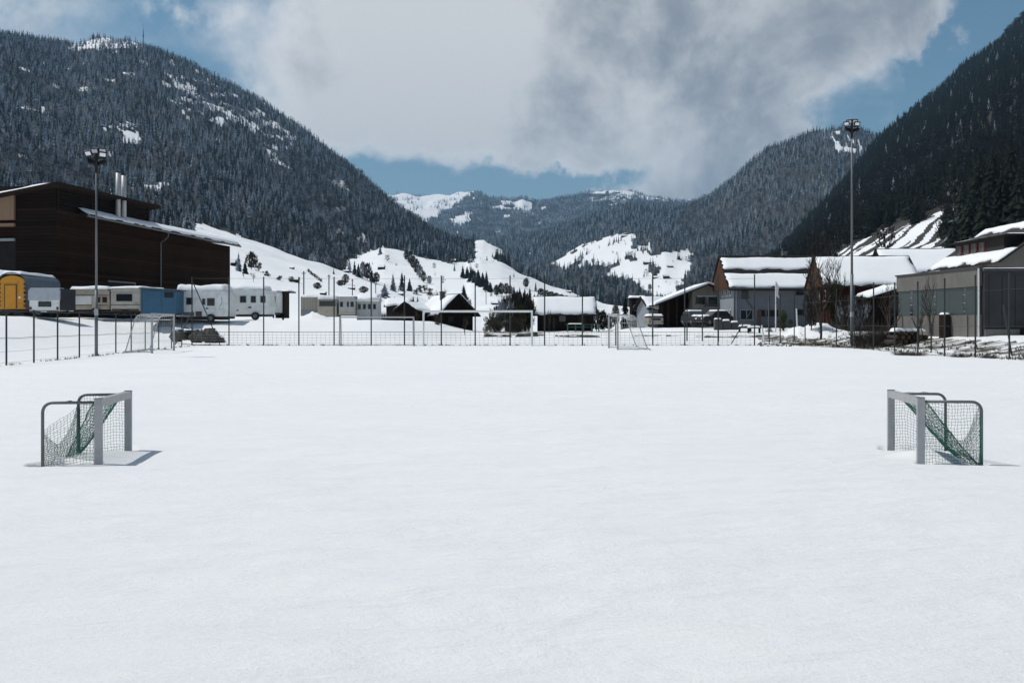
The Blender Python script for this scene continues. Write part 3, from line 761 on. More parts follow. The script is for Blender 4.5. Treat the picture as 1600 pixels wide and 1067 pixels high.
    k = (C < .5) & (fbm(X / 170, Y / 170, 3) + RNG.normal(0, .2, len(X)) > .36) & (D > 420)
    X, Y, Z, D = X[k], Y[k], Z[k], D[k]; n = len(X)
    print('dots', n); scatter('scrub', NG, np.stack([X, Y, Z - .3], -1), np.where(RNG.random(n) < .4, RNG.integers(4, 8, n), RNG.integers(11, 14, n)), RNG.uniform(2.5, 10, n) * np.clip(D / 1300, .3, 1))['label'] = 'thin scrub and lone saplings dotted over the open snow pastures'
plant()

CON = {}
def tree(kind, px, base, hpx, wpx, label, group=None, Y=None, d0=60, cat='tree'):
    """a tree whose foot is seen at (px, base); true size follows from its distance"""
    if Y is None: x, y, z = hit(px, base, d0)
    else: x, y = (px - CX) / F * Y, Y; z = gz(x, y)
    h = hpx / F * y; w = wpx / F * y
    nm = {'spruce': 'spruce_tree', 'dark': 'spruce_tree', 'bare': 'leafless_tree', 'fuzzy': 'leafless_tree', 'bush': 'evergreen_bush', 'olive': 'evergreen_bush', 'twig': 'leafless_bush'}[kind]
    seed = CON.setdefault(kind, 0) % 4; CON[kind] += 1
    key = (kind, seed)
    t = thing(nm, label, cat, (x, y, z - .15), random.uniform(0, 6), group)
    if key not in MATS:
        if kind in ('spruce', 'dark'):
            c = conifer_mb(1, 1, 24, 11, 70 + seed, .3, .45).build('crown', 'needles' if kind == 'spruce' else 'needles_dark', t)
            tk = MB().tube([(0, 0, 0), (0, 0, .9)], .03, 6, .004).build('trunk', 'bark', t)
        elif kind == 'bare':
            a, b = bare_mb(1, 90 + seed, 5); tk = a.build('trunk', 'bark', t); c = b.build('crown', 'bark', t)
        elif kind == 'fuzzy':
            c = fuzzy_mb(1, 1, 420, 100 + seed, .12, .2).build('crown', 'twigs', t); tk = bare_mb(1, 90 + seed, 1)[0].build('trunk', 'bark', t)
        elif kind == 'twig':
            mb = MB(); r = random.Random(seed)
            for i in range(420):
                a = r.uniform(0, 6.28); e = r.uniform(.3, 1.4); L = r.uniform(.3, .75); p = Vector((r.uniform(-.18, .18), r.uniform(-.18, .18), 0)) + Vector((math.cos(a) * .25 * r.random(), math.sin(a) * .25 * r.random(), r.random() * .5))
                d = Vector((math.cos(a) * math.cos(e) * .7, math.sin(a) * math.cos(e) * .7, math.sin(e))) * L
                mb.tube([p, p + d * .5 + Vector((0, 0, .03)), p + d], .006, 3, .002, cap=False)
            c = mb.build('crown', 'bark', t); tk = None
        else:
            c = leafy_mb(1, 1, 2200, 110 + seed, .028, 9).build('crown', 'hedge_green' if kind == 'bush' else 'olive_foliage', t); tk = None
            tk = MB().tube([(0, 0, 0), (0, 0, .5)], .03, 5, .015).build('trunk', 'bark', t)
        MATS[key] = (c, tk)
    else:
        for s in MATS[key]:
            if s: share(s, t)
    t.scale = (w, w, h)
    return t

# ------------------------------------------------------------------ houses
def basis(o, u, v):
    u = Vector(u).normalized(); v = Vector(v).normalized(); n = u.cross(v)
    M = Matrix((u, v, n)).transposed().to_4x4(); M.translation = Vector(o); return M
def window(parent, face, off, u, z, w, h, frame='white_paint', fw=0.07, bars=0, sill=True, pane='glass', name='window'):
    """face: 'f' front (-y) at y=off, 'l' left (-x) at x=off, 'r' right (+x) at x=off; u = centre along the wall"""
    mb = MB()
    def B(m, u0, z0, u1, z1, d0, d1):
        if face == 'f': m.box(u0, off - d1, z0, u1, off - d0, z1)
        elif face == 'l': m.box(off - d1, u0, z0, off - d0, u1, z1)
        else: m.box(off + d0, u0, z0, off + d1, u1, z1)
    d = 0.05
    B(mb, u - w / 2, z - h / 2, u - w / 2 + fw, z + h / 2, 0.002, d); B(mb, u + w / 2 - fw, z - h / 2, u + w / 2, z + h / 2, 0.002, d)
    B(mb, u - w / 2 + fw, z - h / 2, u + w / 2 - fw, z - h / 2 + fw, 0.002, d - .002); B(mb, u - w / 2 + fw, z + h / 2 - fw, u + w / 2 - fw, z + h / 2, 0.002, d - .002)
    for b in range(bars):
        c = u - w / 2 + w * (b + 1) / (bars + 1); B(mb, c - fw / 2, z - h / 2 + fw, c + fw / 2, z + h / 2 - fw, 0.002, d - .004)
    fr = mb.build(name, frame, parent)
    pn = MB(); B(pn, u - w / 2 + fw * .6, z - h / 2 + fw * .6, u + w / 2 - fw * .6, z + h / 2 - fw * .6, 0.001, 0.02); pn.build('pane', pane, fr)
    if sill: s = MB(); B(s, u - w / 2 - .05, z - h / 2 - .05, u + w / 2 + .05, z - h / 2 - .004, 0.002, .12); s.build('sill', frame, fr)
    return fr
def boxpart(parent, name, m, *a, smooth=False):
    return MB().box(*a).build(name, m, parent)
def gable(name, label, cat, X, Y, rz, L, D, he, hr, wall, roof='roof_dark', ov=0.5, snow=0.25, ridge=0.5, base=None, bands=None, seed=1, gw=None, group=None, sz=(0, 1), backsnow=True):
    """house with its ridge along local x; origin at the middle of the base"""
    z = gz(X, Y) if base is None else base
    t = thing(name, label, cat, (X, Y, z - .15), rz, group)
    yr = -D / 2 + D * ridge
    poly = [(-D / 2, -.4), (D / 2, -.4), (D / 2, he), (yr, hr), (-D / 2, he)]
    MB().prism(poly, -L / 2, L / 2, 'x').build('wall', wall, t)
    for side, (y0, nm) in enumerate(((-D / 2, 'f'), (D / 2, 'b'))):
        sl = (hr - he) / (yr - y0); dy = -ov if side == 0 else ov
        e = Vector((-L / 2 - ov, y0 + dy, he + sl * dy + .03)); top = Vector((-L / 2 - ov, yr, hr + .03))
        if side == 1: e.x = top.x = L / 2 + ov
        W = (top - e).length; u = (1, 0, 0) if side == 0 else (-1, 0, 0)
        M = basis(e, u, top - e); LL = L + 2 * ov
        MB().box(0, 0, 0, LL, W + (0.0 if side == 0 else -.02), .12, M).build('roof', roof, t)
        if snow and (side == 0 or backsnow):
            for k, (b0, b1) in enumerate(bands or [(0.03, 0.97)]):
                M2 = M @ Matrix.Translation((LL * (.012 + sz[0]), W * b0, .12))
                MB().slab(M2, LL * (sz[1] - sz[0] - .024), W * (b1 - b0), snow, max(10, int(LL * 2.2)), 8, .3, seed * 7 + side + k, .25).build('roof_snow', 'snow', t, True)
    # fascia
    return t
def X_(px, Y): return (px - CX) / F * Y
def Z_(py, Y): return EYE + (HY - py) / F * Y

# ------------------------------------------------------------------ dark timber hall on the left
def timber_hall():
    A = (X_(88, 85), 85.0); rz = math.atan2(34, 5.2); zb = gz(*A) - .5
    t = thing('timber_hall', 'large dark timber hall with raised louvred roof section behind the caravans', 'building', (A[0], A[1], 0), rz)
    z0 = zb; ze = 11.0; zt = 13.35
    # local x runs away from the camera along the side wall, local y into the building
    MB().prism([(0, z0), (34.4, z0), (34.4, 10.75), (0, ze)], 0, 22, 'y').build('side_wall', 'barn_planks', t)
    MB().box(.01, .012, ze - .35, 15.6, 22, ze + .25).build('lower_trim', 'dark_wood', t)
    MB().box(.14, .14, ze + .25, 15.4, 20, zt).build('upper_wall', 'roof_dark', t)
    # louvre boards of the raised section, in three bays
    for k in range(3):
        x0 = .3 + k * 5.1
        fr = MB(); fr.box(x0 - .14, -.03, ze + .3, x0 + .02, .14, zt - .1); fr = fr.build('louvre_bay', 'dark_wood', t)
        for j in range(8):
            zz = ze + .42 + j * .235
            s = MB().box(x0 + .03, -.01, zz, x0 + 4.92, .13, zz + .10).build('slat', 'barn_end_planks', fr)
    MB().box(15.32, -.035, ze + .3, 15.5, .14, zt - .1).build('corner_post', 'dark_wood', t)
    # upper roof falls away from the side wall
    M = basis((-.9, -.7, zt + .12), (1, 0, 0), (0, 1, -.165))
    MB().box(0, 0, -.24, 17.4, 22, 0, M).build('upper_roof', 'dark_wood', t)
    MB().box(0, 0, .004, 17.4, 22, .05, M).build('roof_sheet', 'roof_dark', t)
    MB().slab(M @ Matrix.Translation((.05, .8, .05)), 17.2, 21, .32, 20, 20, .1, 3).build('roof_snow', 'snow', t, True)
    # lower roof over the long wall
    M = basis((3.0, -.95, ze + .10), (1, 0, -.0075), (0, 1, .12))
    MB().box(0, 0, -.02, 32.2, 5, .14, M).build('lower_roof', 'roof_dark', t)
    MB().tube([(3.0, -1.02, ze + .02), (35.2, -1.02, ze - .24)], .09, 8).build('gutter', 'galvanised', t)
    M2 = basis((3.2, -.98, ze + .16), (1, 0, -.0075), (0, 1, .62))
    MB().slab(M2, 31.9, 1.25, .10, 60, 8, .12, 5, .2, t2=.2).build('roof_snow', 'snow', t, True)
    # downpipe
    x = 17.6
    MB().tube([(x, -.95, ze - .2), (x, -.95, ze - .5), (x, -.5, ze - .95), (x, -.14, ze - 1.15), (x, -.14, 3.0)], .075, 8).build('downpipe', 'galvanised', t)
    # framed door low in the side wall
    d = MB().box(8.0, -.06, 2.2, 12.6, -.01, 5.4).build('door', 'roof_dark', t)
    f = MB(); f.box(7.9, -.09, 5.4, 12.8, -.004, 5.56); f.box(12.62, -.09, 2.2, 12.8, -.004, 5.4); f.build('door_frame', 'galvanised', d)
    # end wall facing the camera: closed bay, then the open loading bay
    MB().prism([(0.0, z0), (3.7, z0), (3.7, 12.6), (0.0, 13.2)], -.16, -.004, 'x').build('end_wall', 'barn_end_planks', t)
    MB().prism([(3.7, 10.4), (17, 10.4), (17, 10.5), (3.7, 12.55)], -.40, -.03, 'x').build('gable_panel', 'plywood', t)
    MB().box(-.35, 3.72, 9.85, -.02, 18, 10.12).build('beam', 'plywood', t)
    MB().box(-.35, 3.72, 8.6, -.02, 18, 8.82).build('beam', 'pale_wall', t)
    MB().box(-.12, 3.72, z0, -.004, 18, 8.6).build('gate', 'roof_dark', t)  # dark sheet across the open bay, its colour standing in for the shade within
    # steel flues
    for (fx, fy, h, r_) in ((9.0, -.42, 15.7, .22), (10.0, -.42, 15.6, .24)):
        c = MB().tube([(fx, fy, ze + .1), (fx, fy, h)], r_, 14).build('flue', 'steel', t, True)
        MB().tube([(fx, fy, h + .003), (fx, fy, h + .12)], r_ * .8, 12).build('cap', 'black_metal', c)
    return t
timber_hall()

# ------------------------------------------------------------------ floodlight masts
def floodlight(px, Y, top_py, r0, label, yaw, base_z):
    x = X_(px, Y); h = Z_(top_py, Y) - base_z
    t = thing('floodlight_mast', label, 'floodlight', (x, Y, base_z), yaw)
    MB().tube([(0, 0, -.4), (0, 0, h * .33)], r0, 14).build('pole', 'galvanised', t, True)
    MB().tube([(0, 0, h * .33), (0, 0, h)], r0 * .78, 12, r0 * .5).build('upper_pole', 'galvanised', t, True)
    MB().tube([(0, 0, 1.9), (0, 0, 2.2)], r0 * 1.15, 12).build('collar', 'steel', t)
    br = MB(); br.tube([(-.45, 0, h - .1), (.45, 0, h - .1)], .045, 6); br.tube([(0, -.35, h - .12), (0, .35, h - .12)], .045, 6)
    br.tube([(0, 0, h - .8), (0, 0, h + .12)], .08, 8); br.tube([(-.4, 0, h - .1), (0, 0, h - .55)], .03, 6); br.tube([(.4, 0, h - .1), (0, 0, h - .55)], .03, 6)
    br.build('bracket', 'black_metal', t)
    spec = ((-.38, -.12, h + .10, -25, 55), (.36, -.10, h + .06, 22, 52), (-.16, .26, h + .28, -12, 60), (.24, .28, h + .30, 14, 58), (-.28, .0, h - .28, -150, 50), (.30, .05, h - .30, 150, 50))
    for k, (lx, ly, lz, rzz, tilt) in enumerate(spec):
        M = Matrix.Translation((lx * .86, ly, lz)) @ Matrix.Scale(.74, 4) @ Matrix.Rotation(R(rzz), 4, 'Z') @ Matrix.Rotation(R(-tilt), 4, 'X') @ Matrix.Rotation(R(rzz * .4 if abs(rzz) < 90 else 0), 4, 'Y')
        b = MB(); b.box(-.24, -.18, -.02, .24, .18, .06, M); b.box(-.24, -.18, -.06, -.21, .18, -.018, M); b.box(.21, -.18, -.06, .24, .18, -.018, M)
        for q in range(5): b.box(-.20 + q * .095, -.14, .062, -.17 + q * .095, .14, .11, M)
        b = b.build('lamp', 'black_metal', t)
        MB().box(-.175, -.12, -.05, .175, .12, -.021, M).build('lens', 'lens', b)
    return t
floodlight(150.5, 46.6, 244, .075, 'tall floodlight mast by the left fence before the timber hall', R(8), .0)
floodlight(1331, 63.0, 196, .10, 'taller floodlight mast at the right fence before the red barn', R(-14), .05)

# ------------------------------------------------------------------ fences
def fence(name, label, posts, wires, panel_rows, post_m='post_green', r=.04, panel_v=None, group=None, mesh_r=.006, braces=()):
    """posts: list of (x, y, z0, height); wires: heights of single wires; panel_rows: heights of the horizontal bars of each bay"""
    t = thing(name, label, 'fence', (posts[0][0], posts[0][1], posts[0][2]), 0, group)
    ox, oy, oz = posts[0][:3]
    cache = {}
    for (x, y, z, h) in posts:
        k = round(h, 1)
        if k not in cache:
            mb = MB().tube([(0, 0, -.3), (0, 0, h)], r, 8); mb.tube([(0, 0, h), (0, 0, h + .02)], r * 1.25, 8); cache[k] = mb.build('post', post_m, t)
            cache[k].location = (x - ox, y - oy, z - oz)
        else: share(cache[k], t, (x - ox, y - oy, z - oz))
    for a, b in zip(posts[:-1], posts[1:]):
        va = Vector(a[:3]) - Vector((ox, oy, oz)); vb = Vector(b[:3]) - Vector((ox, oy, oz)); U = Vector((0, 0, 1)); mb = MB()
        for hh in panel_rows:
            s = Vector((0, 0, -.012))
            mb.tube([va + U * hh, (va + vb) / 2 + U * hh + s, vb + U * hh], mesh_r, 3, cap=False)
        n = int((vb - va).length / panel_v) if panel_v else 0
        if n and panel_rows:
            top, bot = max(panel_rows), min(panel_rows)
            for i in range(1, n): q = va.lerp(vb, i / n); mb.tube([q + U * bot, q + U * top], mesh_r * .7, 3, cap=False)
        if mb.v: mb.build('wire_panel', 'galvanised', t)
    for hh in wires:
        mb = MB(); pts = []
        for a, b in zip(posts[:-1], posts[1:]):
            va = Vector(a[:3]); vb = Vector(b[:3]); pts += [va + Vector((0, 0, min(hh, a[3]))), (va + vb) / 2 + Vector((0, 0, min(hh, a[3], b[3]) - .03))]
        pts.append(Vector(posts[-1][:3]) + Vector((0, 0, min(hh, posts[-1][3]))))
        mb.tube([p - Vector((ox, oy, oz)) for p in pts], .009, 3, cap=False).build('wire', 'post_green', t)
    for (p, q) in braces:
        MB().tube([Vector(p) - Vector((ox, oy, oz)), Vector(q) - Vector((ox, oy, oz))], .035, 6).build('brace', post_m, t)
    return t
# back fence: posts where the photograph shows them
bp = [300, 357.8, 412, 467, 522, 580, 632, 689.5, 742.5, 797, 851, 910, 962, 1020, 1070, 1122, 1179]
posts = []
for p in bp:
    Y = 69.0; x = X_(p, Y); posts.append((x, Y, gz(x, Y), Z_(433 - (p > 600) * 2 - (p > 1000) * 2, Y) - gz(x, Y)))
a = posts[0]
fence('ball_fence', 'tall steel post ball fence along the far end of the pitch', posts, [4.65, .02], [.92, .72, .54, .36, .18, .06], panel_v=.3, r=.045, mesh_r=.009,
      braces=[((a[0] + .05, 69, 4.4), (a[0] + 1.95, 68.9, .1)), ((a[0] - .7, 67.6, .1), (a[0] + .05, 69, 2.4)), ((posts[-1][0], 69, 2.8), (posts[-1][0] - 1.6, 69.1, .1))])
MB_RAIL = MB().tube([(p[0], p[1] - .05, p[2] + .92) for p in posts], .02, 6).build('rail', 'post_green'); MB_RAIL.parent = bpy.data.objects['ball_fence']
MB_RAIL.matrix_parent_inverse = Matrix.Translation(-Vector(posts[0][:3]))
# left fence
lp = [(-60, 27.5), (-22, 32.6), (10, 35.9), (53, 38.2), (90, 41.2), (124, 44.2), (181, 50.7), (205, 53.0), (227, 55.5), (248, 58.5), (268, 61), (284, 64.8)]
posts = [(-17.75, 22.5, gz(-17.75, 22.5), 2.0), (-17.9, 25.5, gz(-17.9, 25.5), 2.0), (-18.0, 28.5, gz(-18, 28.5), 2.0), (-18.1, 31.2, gz(-18.1, 31.2), 2.0)] + \
        [(X_(p, Y), Y, gz(X_(p, Y), Y), 2.0) for p, Y in lp[1:] if Y > 33] + [(X_(300, 69), 69.0, gz(X_(300, 69), 69), 2.0)]
fence('low_fence', 'low wire fence with dark posts along the left side of the pitch', posts, [1.98, 1.0], [.95, .5, .1], panel_v=None, r=.035, mesh_r=.005)
# right fence
rp = [(1179, 69), (1202, 71, 462), (1219, 73.5, 460), (1241, 74.5, 461), (1258, 73.5, 455), (1307, 66.5, 452), (1335, 60.5, 447), (1365, 57.0, 444), (1398, 52.8, 442), (1434, 49.6, 439), (1476, 46.0, 434), (1524, 44.6, 431), (1577, 42.9, 425)]
posts = []
for q in rp[1:]:
    x = X_(q[0], q[1]); z = gz(x, q[1]); posts.append((x, q[1], z, Z_(q[2], q[1]) - z))
for Y in (39.6, 36.6, 33.6, 30.6): posts.append((21.6, Y, gz(21.6, Y), 3.7))
a, b = posts[-5], posts[-6]
fence('ball_fence', 'tall dark post fence along the right side of the pitch', posts, [3.0, 1.4, .05], [.02], r=.04, panel_v=None,
      braces=[((a[0] - .45, a[1] - .4, 2.3), (a[0] + .1, a[1], .2))])

# ------------------------------------------------------------------ goals
def wire_patch(mb, fn, nu, nv, rad, seed=0, skew=0.0, seg=None):
    r = random.Random(seed)
    for i in range(nu + 1):
        pts = [fn(min(1, max(0, i / nu + skew * (j / nv - .5) * 0)), j / nv) for j in range(nv + 1)]
        mb.tube(pts, rad, 3, cap=False)
    for j in range(nv + 1):
        mb.tube([fn(i / nu, j / nv) for i in range(nu + 1)], rad, 3, cap=False)
def mini_goal(X, Y, rz, label, seed, mirror=1, B=.63):
    """small snowed-in goal. local: mouth faces +x, posts at y=0 (near) and y=1.2 (far), frame runs back to -x"""
    t = thing('mini_goal', label, 'football goal', (X, Y, 0), rz, 'small goals buried in the pitch snow')
    s = mirror; H = .700; w = .048; d = .078; G = 1.22
    for y in (0, G): boxpart(t, 'post', 'aluminium', *((-d / 2, y - w / 2, -.2, d / 2, y + w / 2, H)) )
    boxpart(t, 'crossbar', 'aluminium', -d / 2 + .002, w / 2, H - .085, d / 2 - .002, G - w / 2, H - .001)
    boxpart(t, 'corner_cap', 'dark_grey', -d / 2 - .002, -w / 2 - .002, H + .001, d / 2 + .002, w / 2 + .002, H + .006)
    boxpart(t, 'corner_cap', 'dark_grey', -d / 2 - .002, G - w / 2 - .002, H + .001, d / 2 + .002, G + w / 2 + .002, H + .006)
    zt = H - .04
    for y in (0, G):
        pts = [(-.04, y, zt)] + [(-s * 0 - (B - .10) + -.0 - .10 * math.sin(a), y, zt - .10 + .10 * math.cos(a)) for a in [R(q) for q in range(0, 91, 15)]] + [(-B, y, -.2)]
        MB().tube(pts, .0165, 10).build('stay', 'galvanised', t, True)
    MB().tube([(-B, 0, -.14), (-B, G, -.14)], .015, 6).build('ground_bar', 'galvanised', t)
    r = random.Random(seed); c = .034
    n1 = MB(); n2 = MB()
    def jit(p, k=.006):
        return Vector((p[0] + r.uniform(-k, k), p[1] + r.uniform(-k, k), p[2] + r.uniform(-k, k)))
    # side nets
    for y, lo, fall in ((0, -.06, .30 if s > 0 else .24), (G, -.06, .02)):
        def fn(u, v, y=y, fall=fall):
            x = -.03 - u * (B - .04); top = zt - fall * max(0, (u - .25) / .75)
            z = -.07 + (top + .07) * v
            return jit((x, y + .012 * math.sin(u * 7 + v * 5) + (.02 if y == 0 else -.02), z + .008 * math.sin(u * 9)))
        wire_patch(n1, fn, int(B / c), int(.74 / c), .0018, seed)
    # roof and back net, sagging from the crossbar to the ground at the back
    def fr(u, v):
        y = .02 + u * (G - .04); y = y + (G - .02 - y) * .55 * v; sag = math.sin(PI * u) * .05
        x = -.03 - (B - .05) * (v ** .85); z = zt * (1 - v) ** 1.0 + .02 - sag - .10 * math.sin(PI * v) * (0.5 + .5 * math.sin(PI * u)) - .05 * v
        return jit((x, y, z), .007)
    wire_patch(n2, fr, int(G / c), int(1.0 / c), .0026, seed + 1)
    def fb(u, v):
        y = .02 + u * (G - .04); x = -B + .01 + .01 * math.sin(u * 9); z = -.08 + v * (.08 + .62 - .30 * math.sin(PI * u) - (.28 * (1 - u)))
        return jit((x, y, z), .006)
    wire_patch(n1, fb, int(G / c), int(.55 / c), .0020, seed + 2)
    n1.build('side_net', 'net_dark', t); n2.build('roof_net', 'net_green', t)
    # cord edges
    MB().tube([fr(0, v / 16) for v in range(17)], .006, 5).build('net_cord', 'net_green', t)
    MB().tube([fr(1, v / 16) for v in range(17)], .006, 5).build('net_cord', 'net_green', t)
    MB().tube([Vector((-.03 - q / 10 * (B - .05), 0, zt)) + Vector((0, r.uniform(-.01, .01), r.uniform(-.004, .02))) for q in range(8)], .006, 5).build('net_cord', 'net_green', t)
    MB().tube([(-B - .01, .0, -.1 + q / 12 * .5) for q in range(13)], .009, 5, .008).build('net_cord', 'net_green', t)
    MB().tube([(-B + .01, G, -.1 + q / 12 * .6) for q in range(13)], .017, 5, .012).build('net_cord', 'net_green', t)
    return t
mini_goal(X_(154, 10.65), 10.65, R(7.0), 'small grey goal half buried in snow at the left of the pitch', 5, 1, .57)
g2 = mini_goal(4.57, 12.0, R(173.4), 'small grey goal half buried in snow at the right of the pitch', 9, -1)

def junior_goal(X, Y, rz, label, H=2.1, Wd=5.0, depth=1.55, m='aluminium', netted=True):
    """five metre goal. local: mouth faces +x, posts at y=-Wd/2 and +Wd/2, stays run back to -x"""
    t = thing('junior_goal', label, 'football goal', (X, Y, gz(X, Y)), rz)
    h = Wd / 2
    for y in (-h, h): MB().tube([(0, y, -.3), (0, y, H)], .055, 10).build('post', m, t)
    MB().tube([(0, -h + .04, H - .05), (0, h - .04, H - .05)], .05, 10).build('crossbar', m, t)
    for y in (-h, h):
        pts = [(0, y, H - .08), (-depth * .42, y, H - .08), (-depth * .55, y, H - .14), (-depth * .64, y, H - .3), (-depth, y, .12), (-depth * 1.12, y, .02)]
        MB().tube(pts, .03, 8).build('stay', m, t)
        MB().tube([(0, y, .06), (-depth, y, .06)], .025, 6).build('ground_bar', m, t)
    MB().tube([(-depth, -h, .08), (-depth, h, .08)], .025, 6).build('ground_bar', m, t)
    if netted:
        n = MB(); c = .24
        prof = [(0, H - .1), (-depth * .5, H - .14), (-depth * .66, H - .34), (-depth, .1)]
        def fn(u, v):
            s = v * 3; i = min(2, int(s)); f = s - i; a, b = prof[i], prof[i + 1]
            return (a[0] + (b[0] - a[0]) * f, -h + u * Wd, a[1] + (b[1] - a[1]) * f - .06 * math.sin(PI * u))
        wire_patch(n, fn, int(Wd / c), 12, .004)
        for y in (-h, h):
            for k in range(1, 8): zz = H * k / 8; n.tube([(0, y, zz), (-depth * (1 - .45 * k / 8), y, zz - .03)], .004, 3, cap=False)
            for k in range(1, 7): xx = -depth * .55 * k / 7; n.tube([(xx, y, .05), (xx, y, H - .1)], .004, 3, cap=False)
        n.build('net', 'white_paint', t)
    return t
junior_goal(X_(241, 50.7) + (X_(277, 57) - X_(241, 50.7)) / 2, 53.4, R(7), 'grey junior goal parked sideways at the low left fence', H=2.05, Wd=5.2, depth=1.3)
junior_goal(X_(958, 59.3), 59.3, R(180 + 1.0), 'pale junior goal parked sideways before the back fence, right of centre', H=2.1, Wd=4.4, depth=1.7)
junior_goal(X_(588.5, 67.6), 67.6, R(-90), 'grey junior goal facing the pitch, left of the white full-size goal', H=2.0, Wd=5.0, depth=.7, netted=False)
def full_goal():
    Y = 67.2; x = X_(746.5, Y); t = thing('full_size_goal', 'white full-size goal standing in the snow before the back fence', 'football goal', (x, Y, 0))
    h = 3.66
    for s in (-h, h): MB().tube([(s, 0, -.3), (s, 0, 2.34)], .065, 12).build('post', 'white_paint', t)
    MB().tube([(-h - .06, 0, 2.34), (h + .06, 0, 2.34)], .068, 12).build('crossbar', 'white_paint', t)
    for s in (-h, h): MB().tube([(s, .06, 2.28), (s, .8, 2.28), (s, .9, 2.2)], .025, 6).build('net_bracket', 'white_paint', t)
full_goal()
def frame_goal():
    Y = 76; x = X_(1098, Y); z = gz(x, Y); t = thing('goal_frame', 'thin dark goal frame behind the fence in front of the farmhouse', 'goal frame', (x, Y, z))
    for s in (-1.2, 0, 1.2): MB().tube([(s, 0 if s else .15, -.2), (s, 0 if s else .15, 2.45)], .05, 8).build('post', 'post_green', t)
    MB().tube([(-1.24, 0, 2.46), (1.24, 0, 2.46)], .045, 8).build('crossbar', 'post_green', t)
frame_goal()

# ------------------------------------------------------------------ caravans and wagons
def rpoly(x0, x1, z0, z1, r, n=4, top_only=True, slant=(0, 0)):
    p = [(x0, z0), (x1, z0)]
    for k in range(n + 1):
        a = R(90 * k / n); p.append((x1 - slant[1] - r + r * math.cos(a), z1 - r + r * math.sin(a)))
    for k in range(n + 1):
        a = R(90 + 90 * k / n); p.append((x0 + slant[0] + r + r * math.cos(a), z1 - r + r * math.sin(a)))
    return p
def wheel(parent, x, y, r=.32, side=-1):
    w = MB().tube([(x, y, r), (x, y + side * .2, r)], r, 16).build('wheel', 'rubber', parent)
    MB().tube([(x, y + side * .205, r), (x, y + side * .225, r)], r * .55, 12).build('rim', 'galvanised', w)
def camper(name, label, cat, px, Y, rz, W, D, H, body_m, poly=None, snow=.18, floor=.45, wheels=(), group='caravans parked on the snow bank', base=None, snow_m='snow', roof=None):
    """local: front face at y=0 facing the camera, body runs back to +y; x across"""
    x = X_(px, Y); z = gz(x, Y + .5) if base is None else base
    t = thing(name, label, cat, (x, Y, z), rz, group)
    poly = poly or rpoly(-W / 2, W / 2, floor, H, .22)
    b = MB().prism(poly, 0, D, 'y').build('body', body_m, t)
    bv = b.modifiers.new('bevel', 'BEVEL'); bv.width = .05; bv.segments = 2; bv.limit_method = 'ANGLE'
    MB().box(-W / 2 + .12, .12, .28, W / 2 - .12, D - .12, floor - .004).build('chassis', 'black_metal', t)
    for (wx, wy, sd) in wheels: wheel(t, wx, wy, .32, sd)
    if snow:
        mx0 = min(p[0] for p in poly if p[1] > H - .4); mx1 = max(p[0] for p in poly if p[1] > H - .4)
        M = Matrix.Translation((mx0 - .03, -.05, H - .05))
        MB().slab(M, mx1 - mx0 + .06, D + .1, snow, 24, 14, .12, int(px), .35).build('roof_snow', snow_m, t, True)
    return t
def fit(t, px, py, Y, s, k):
    t.location = (X_(px, Y), Y, Z_(py, Y)); t.scale = (s, s, s * k)
def stripe(t, m, *a): return boxpart(t, 'stripe', m, *a)

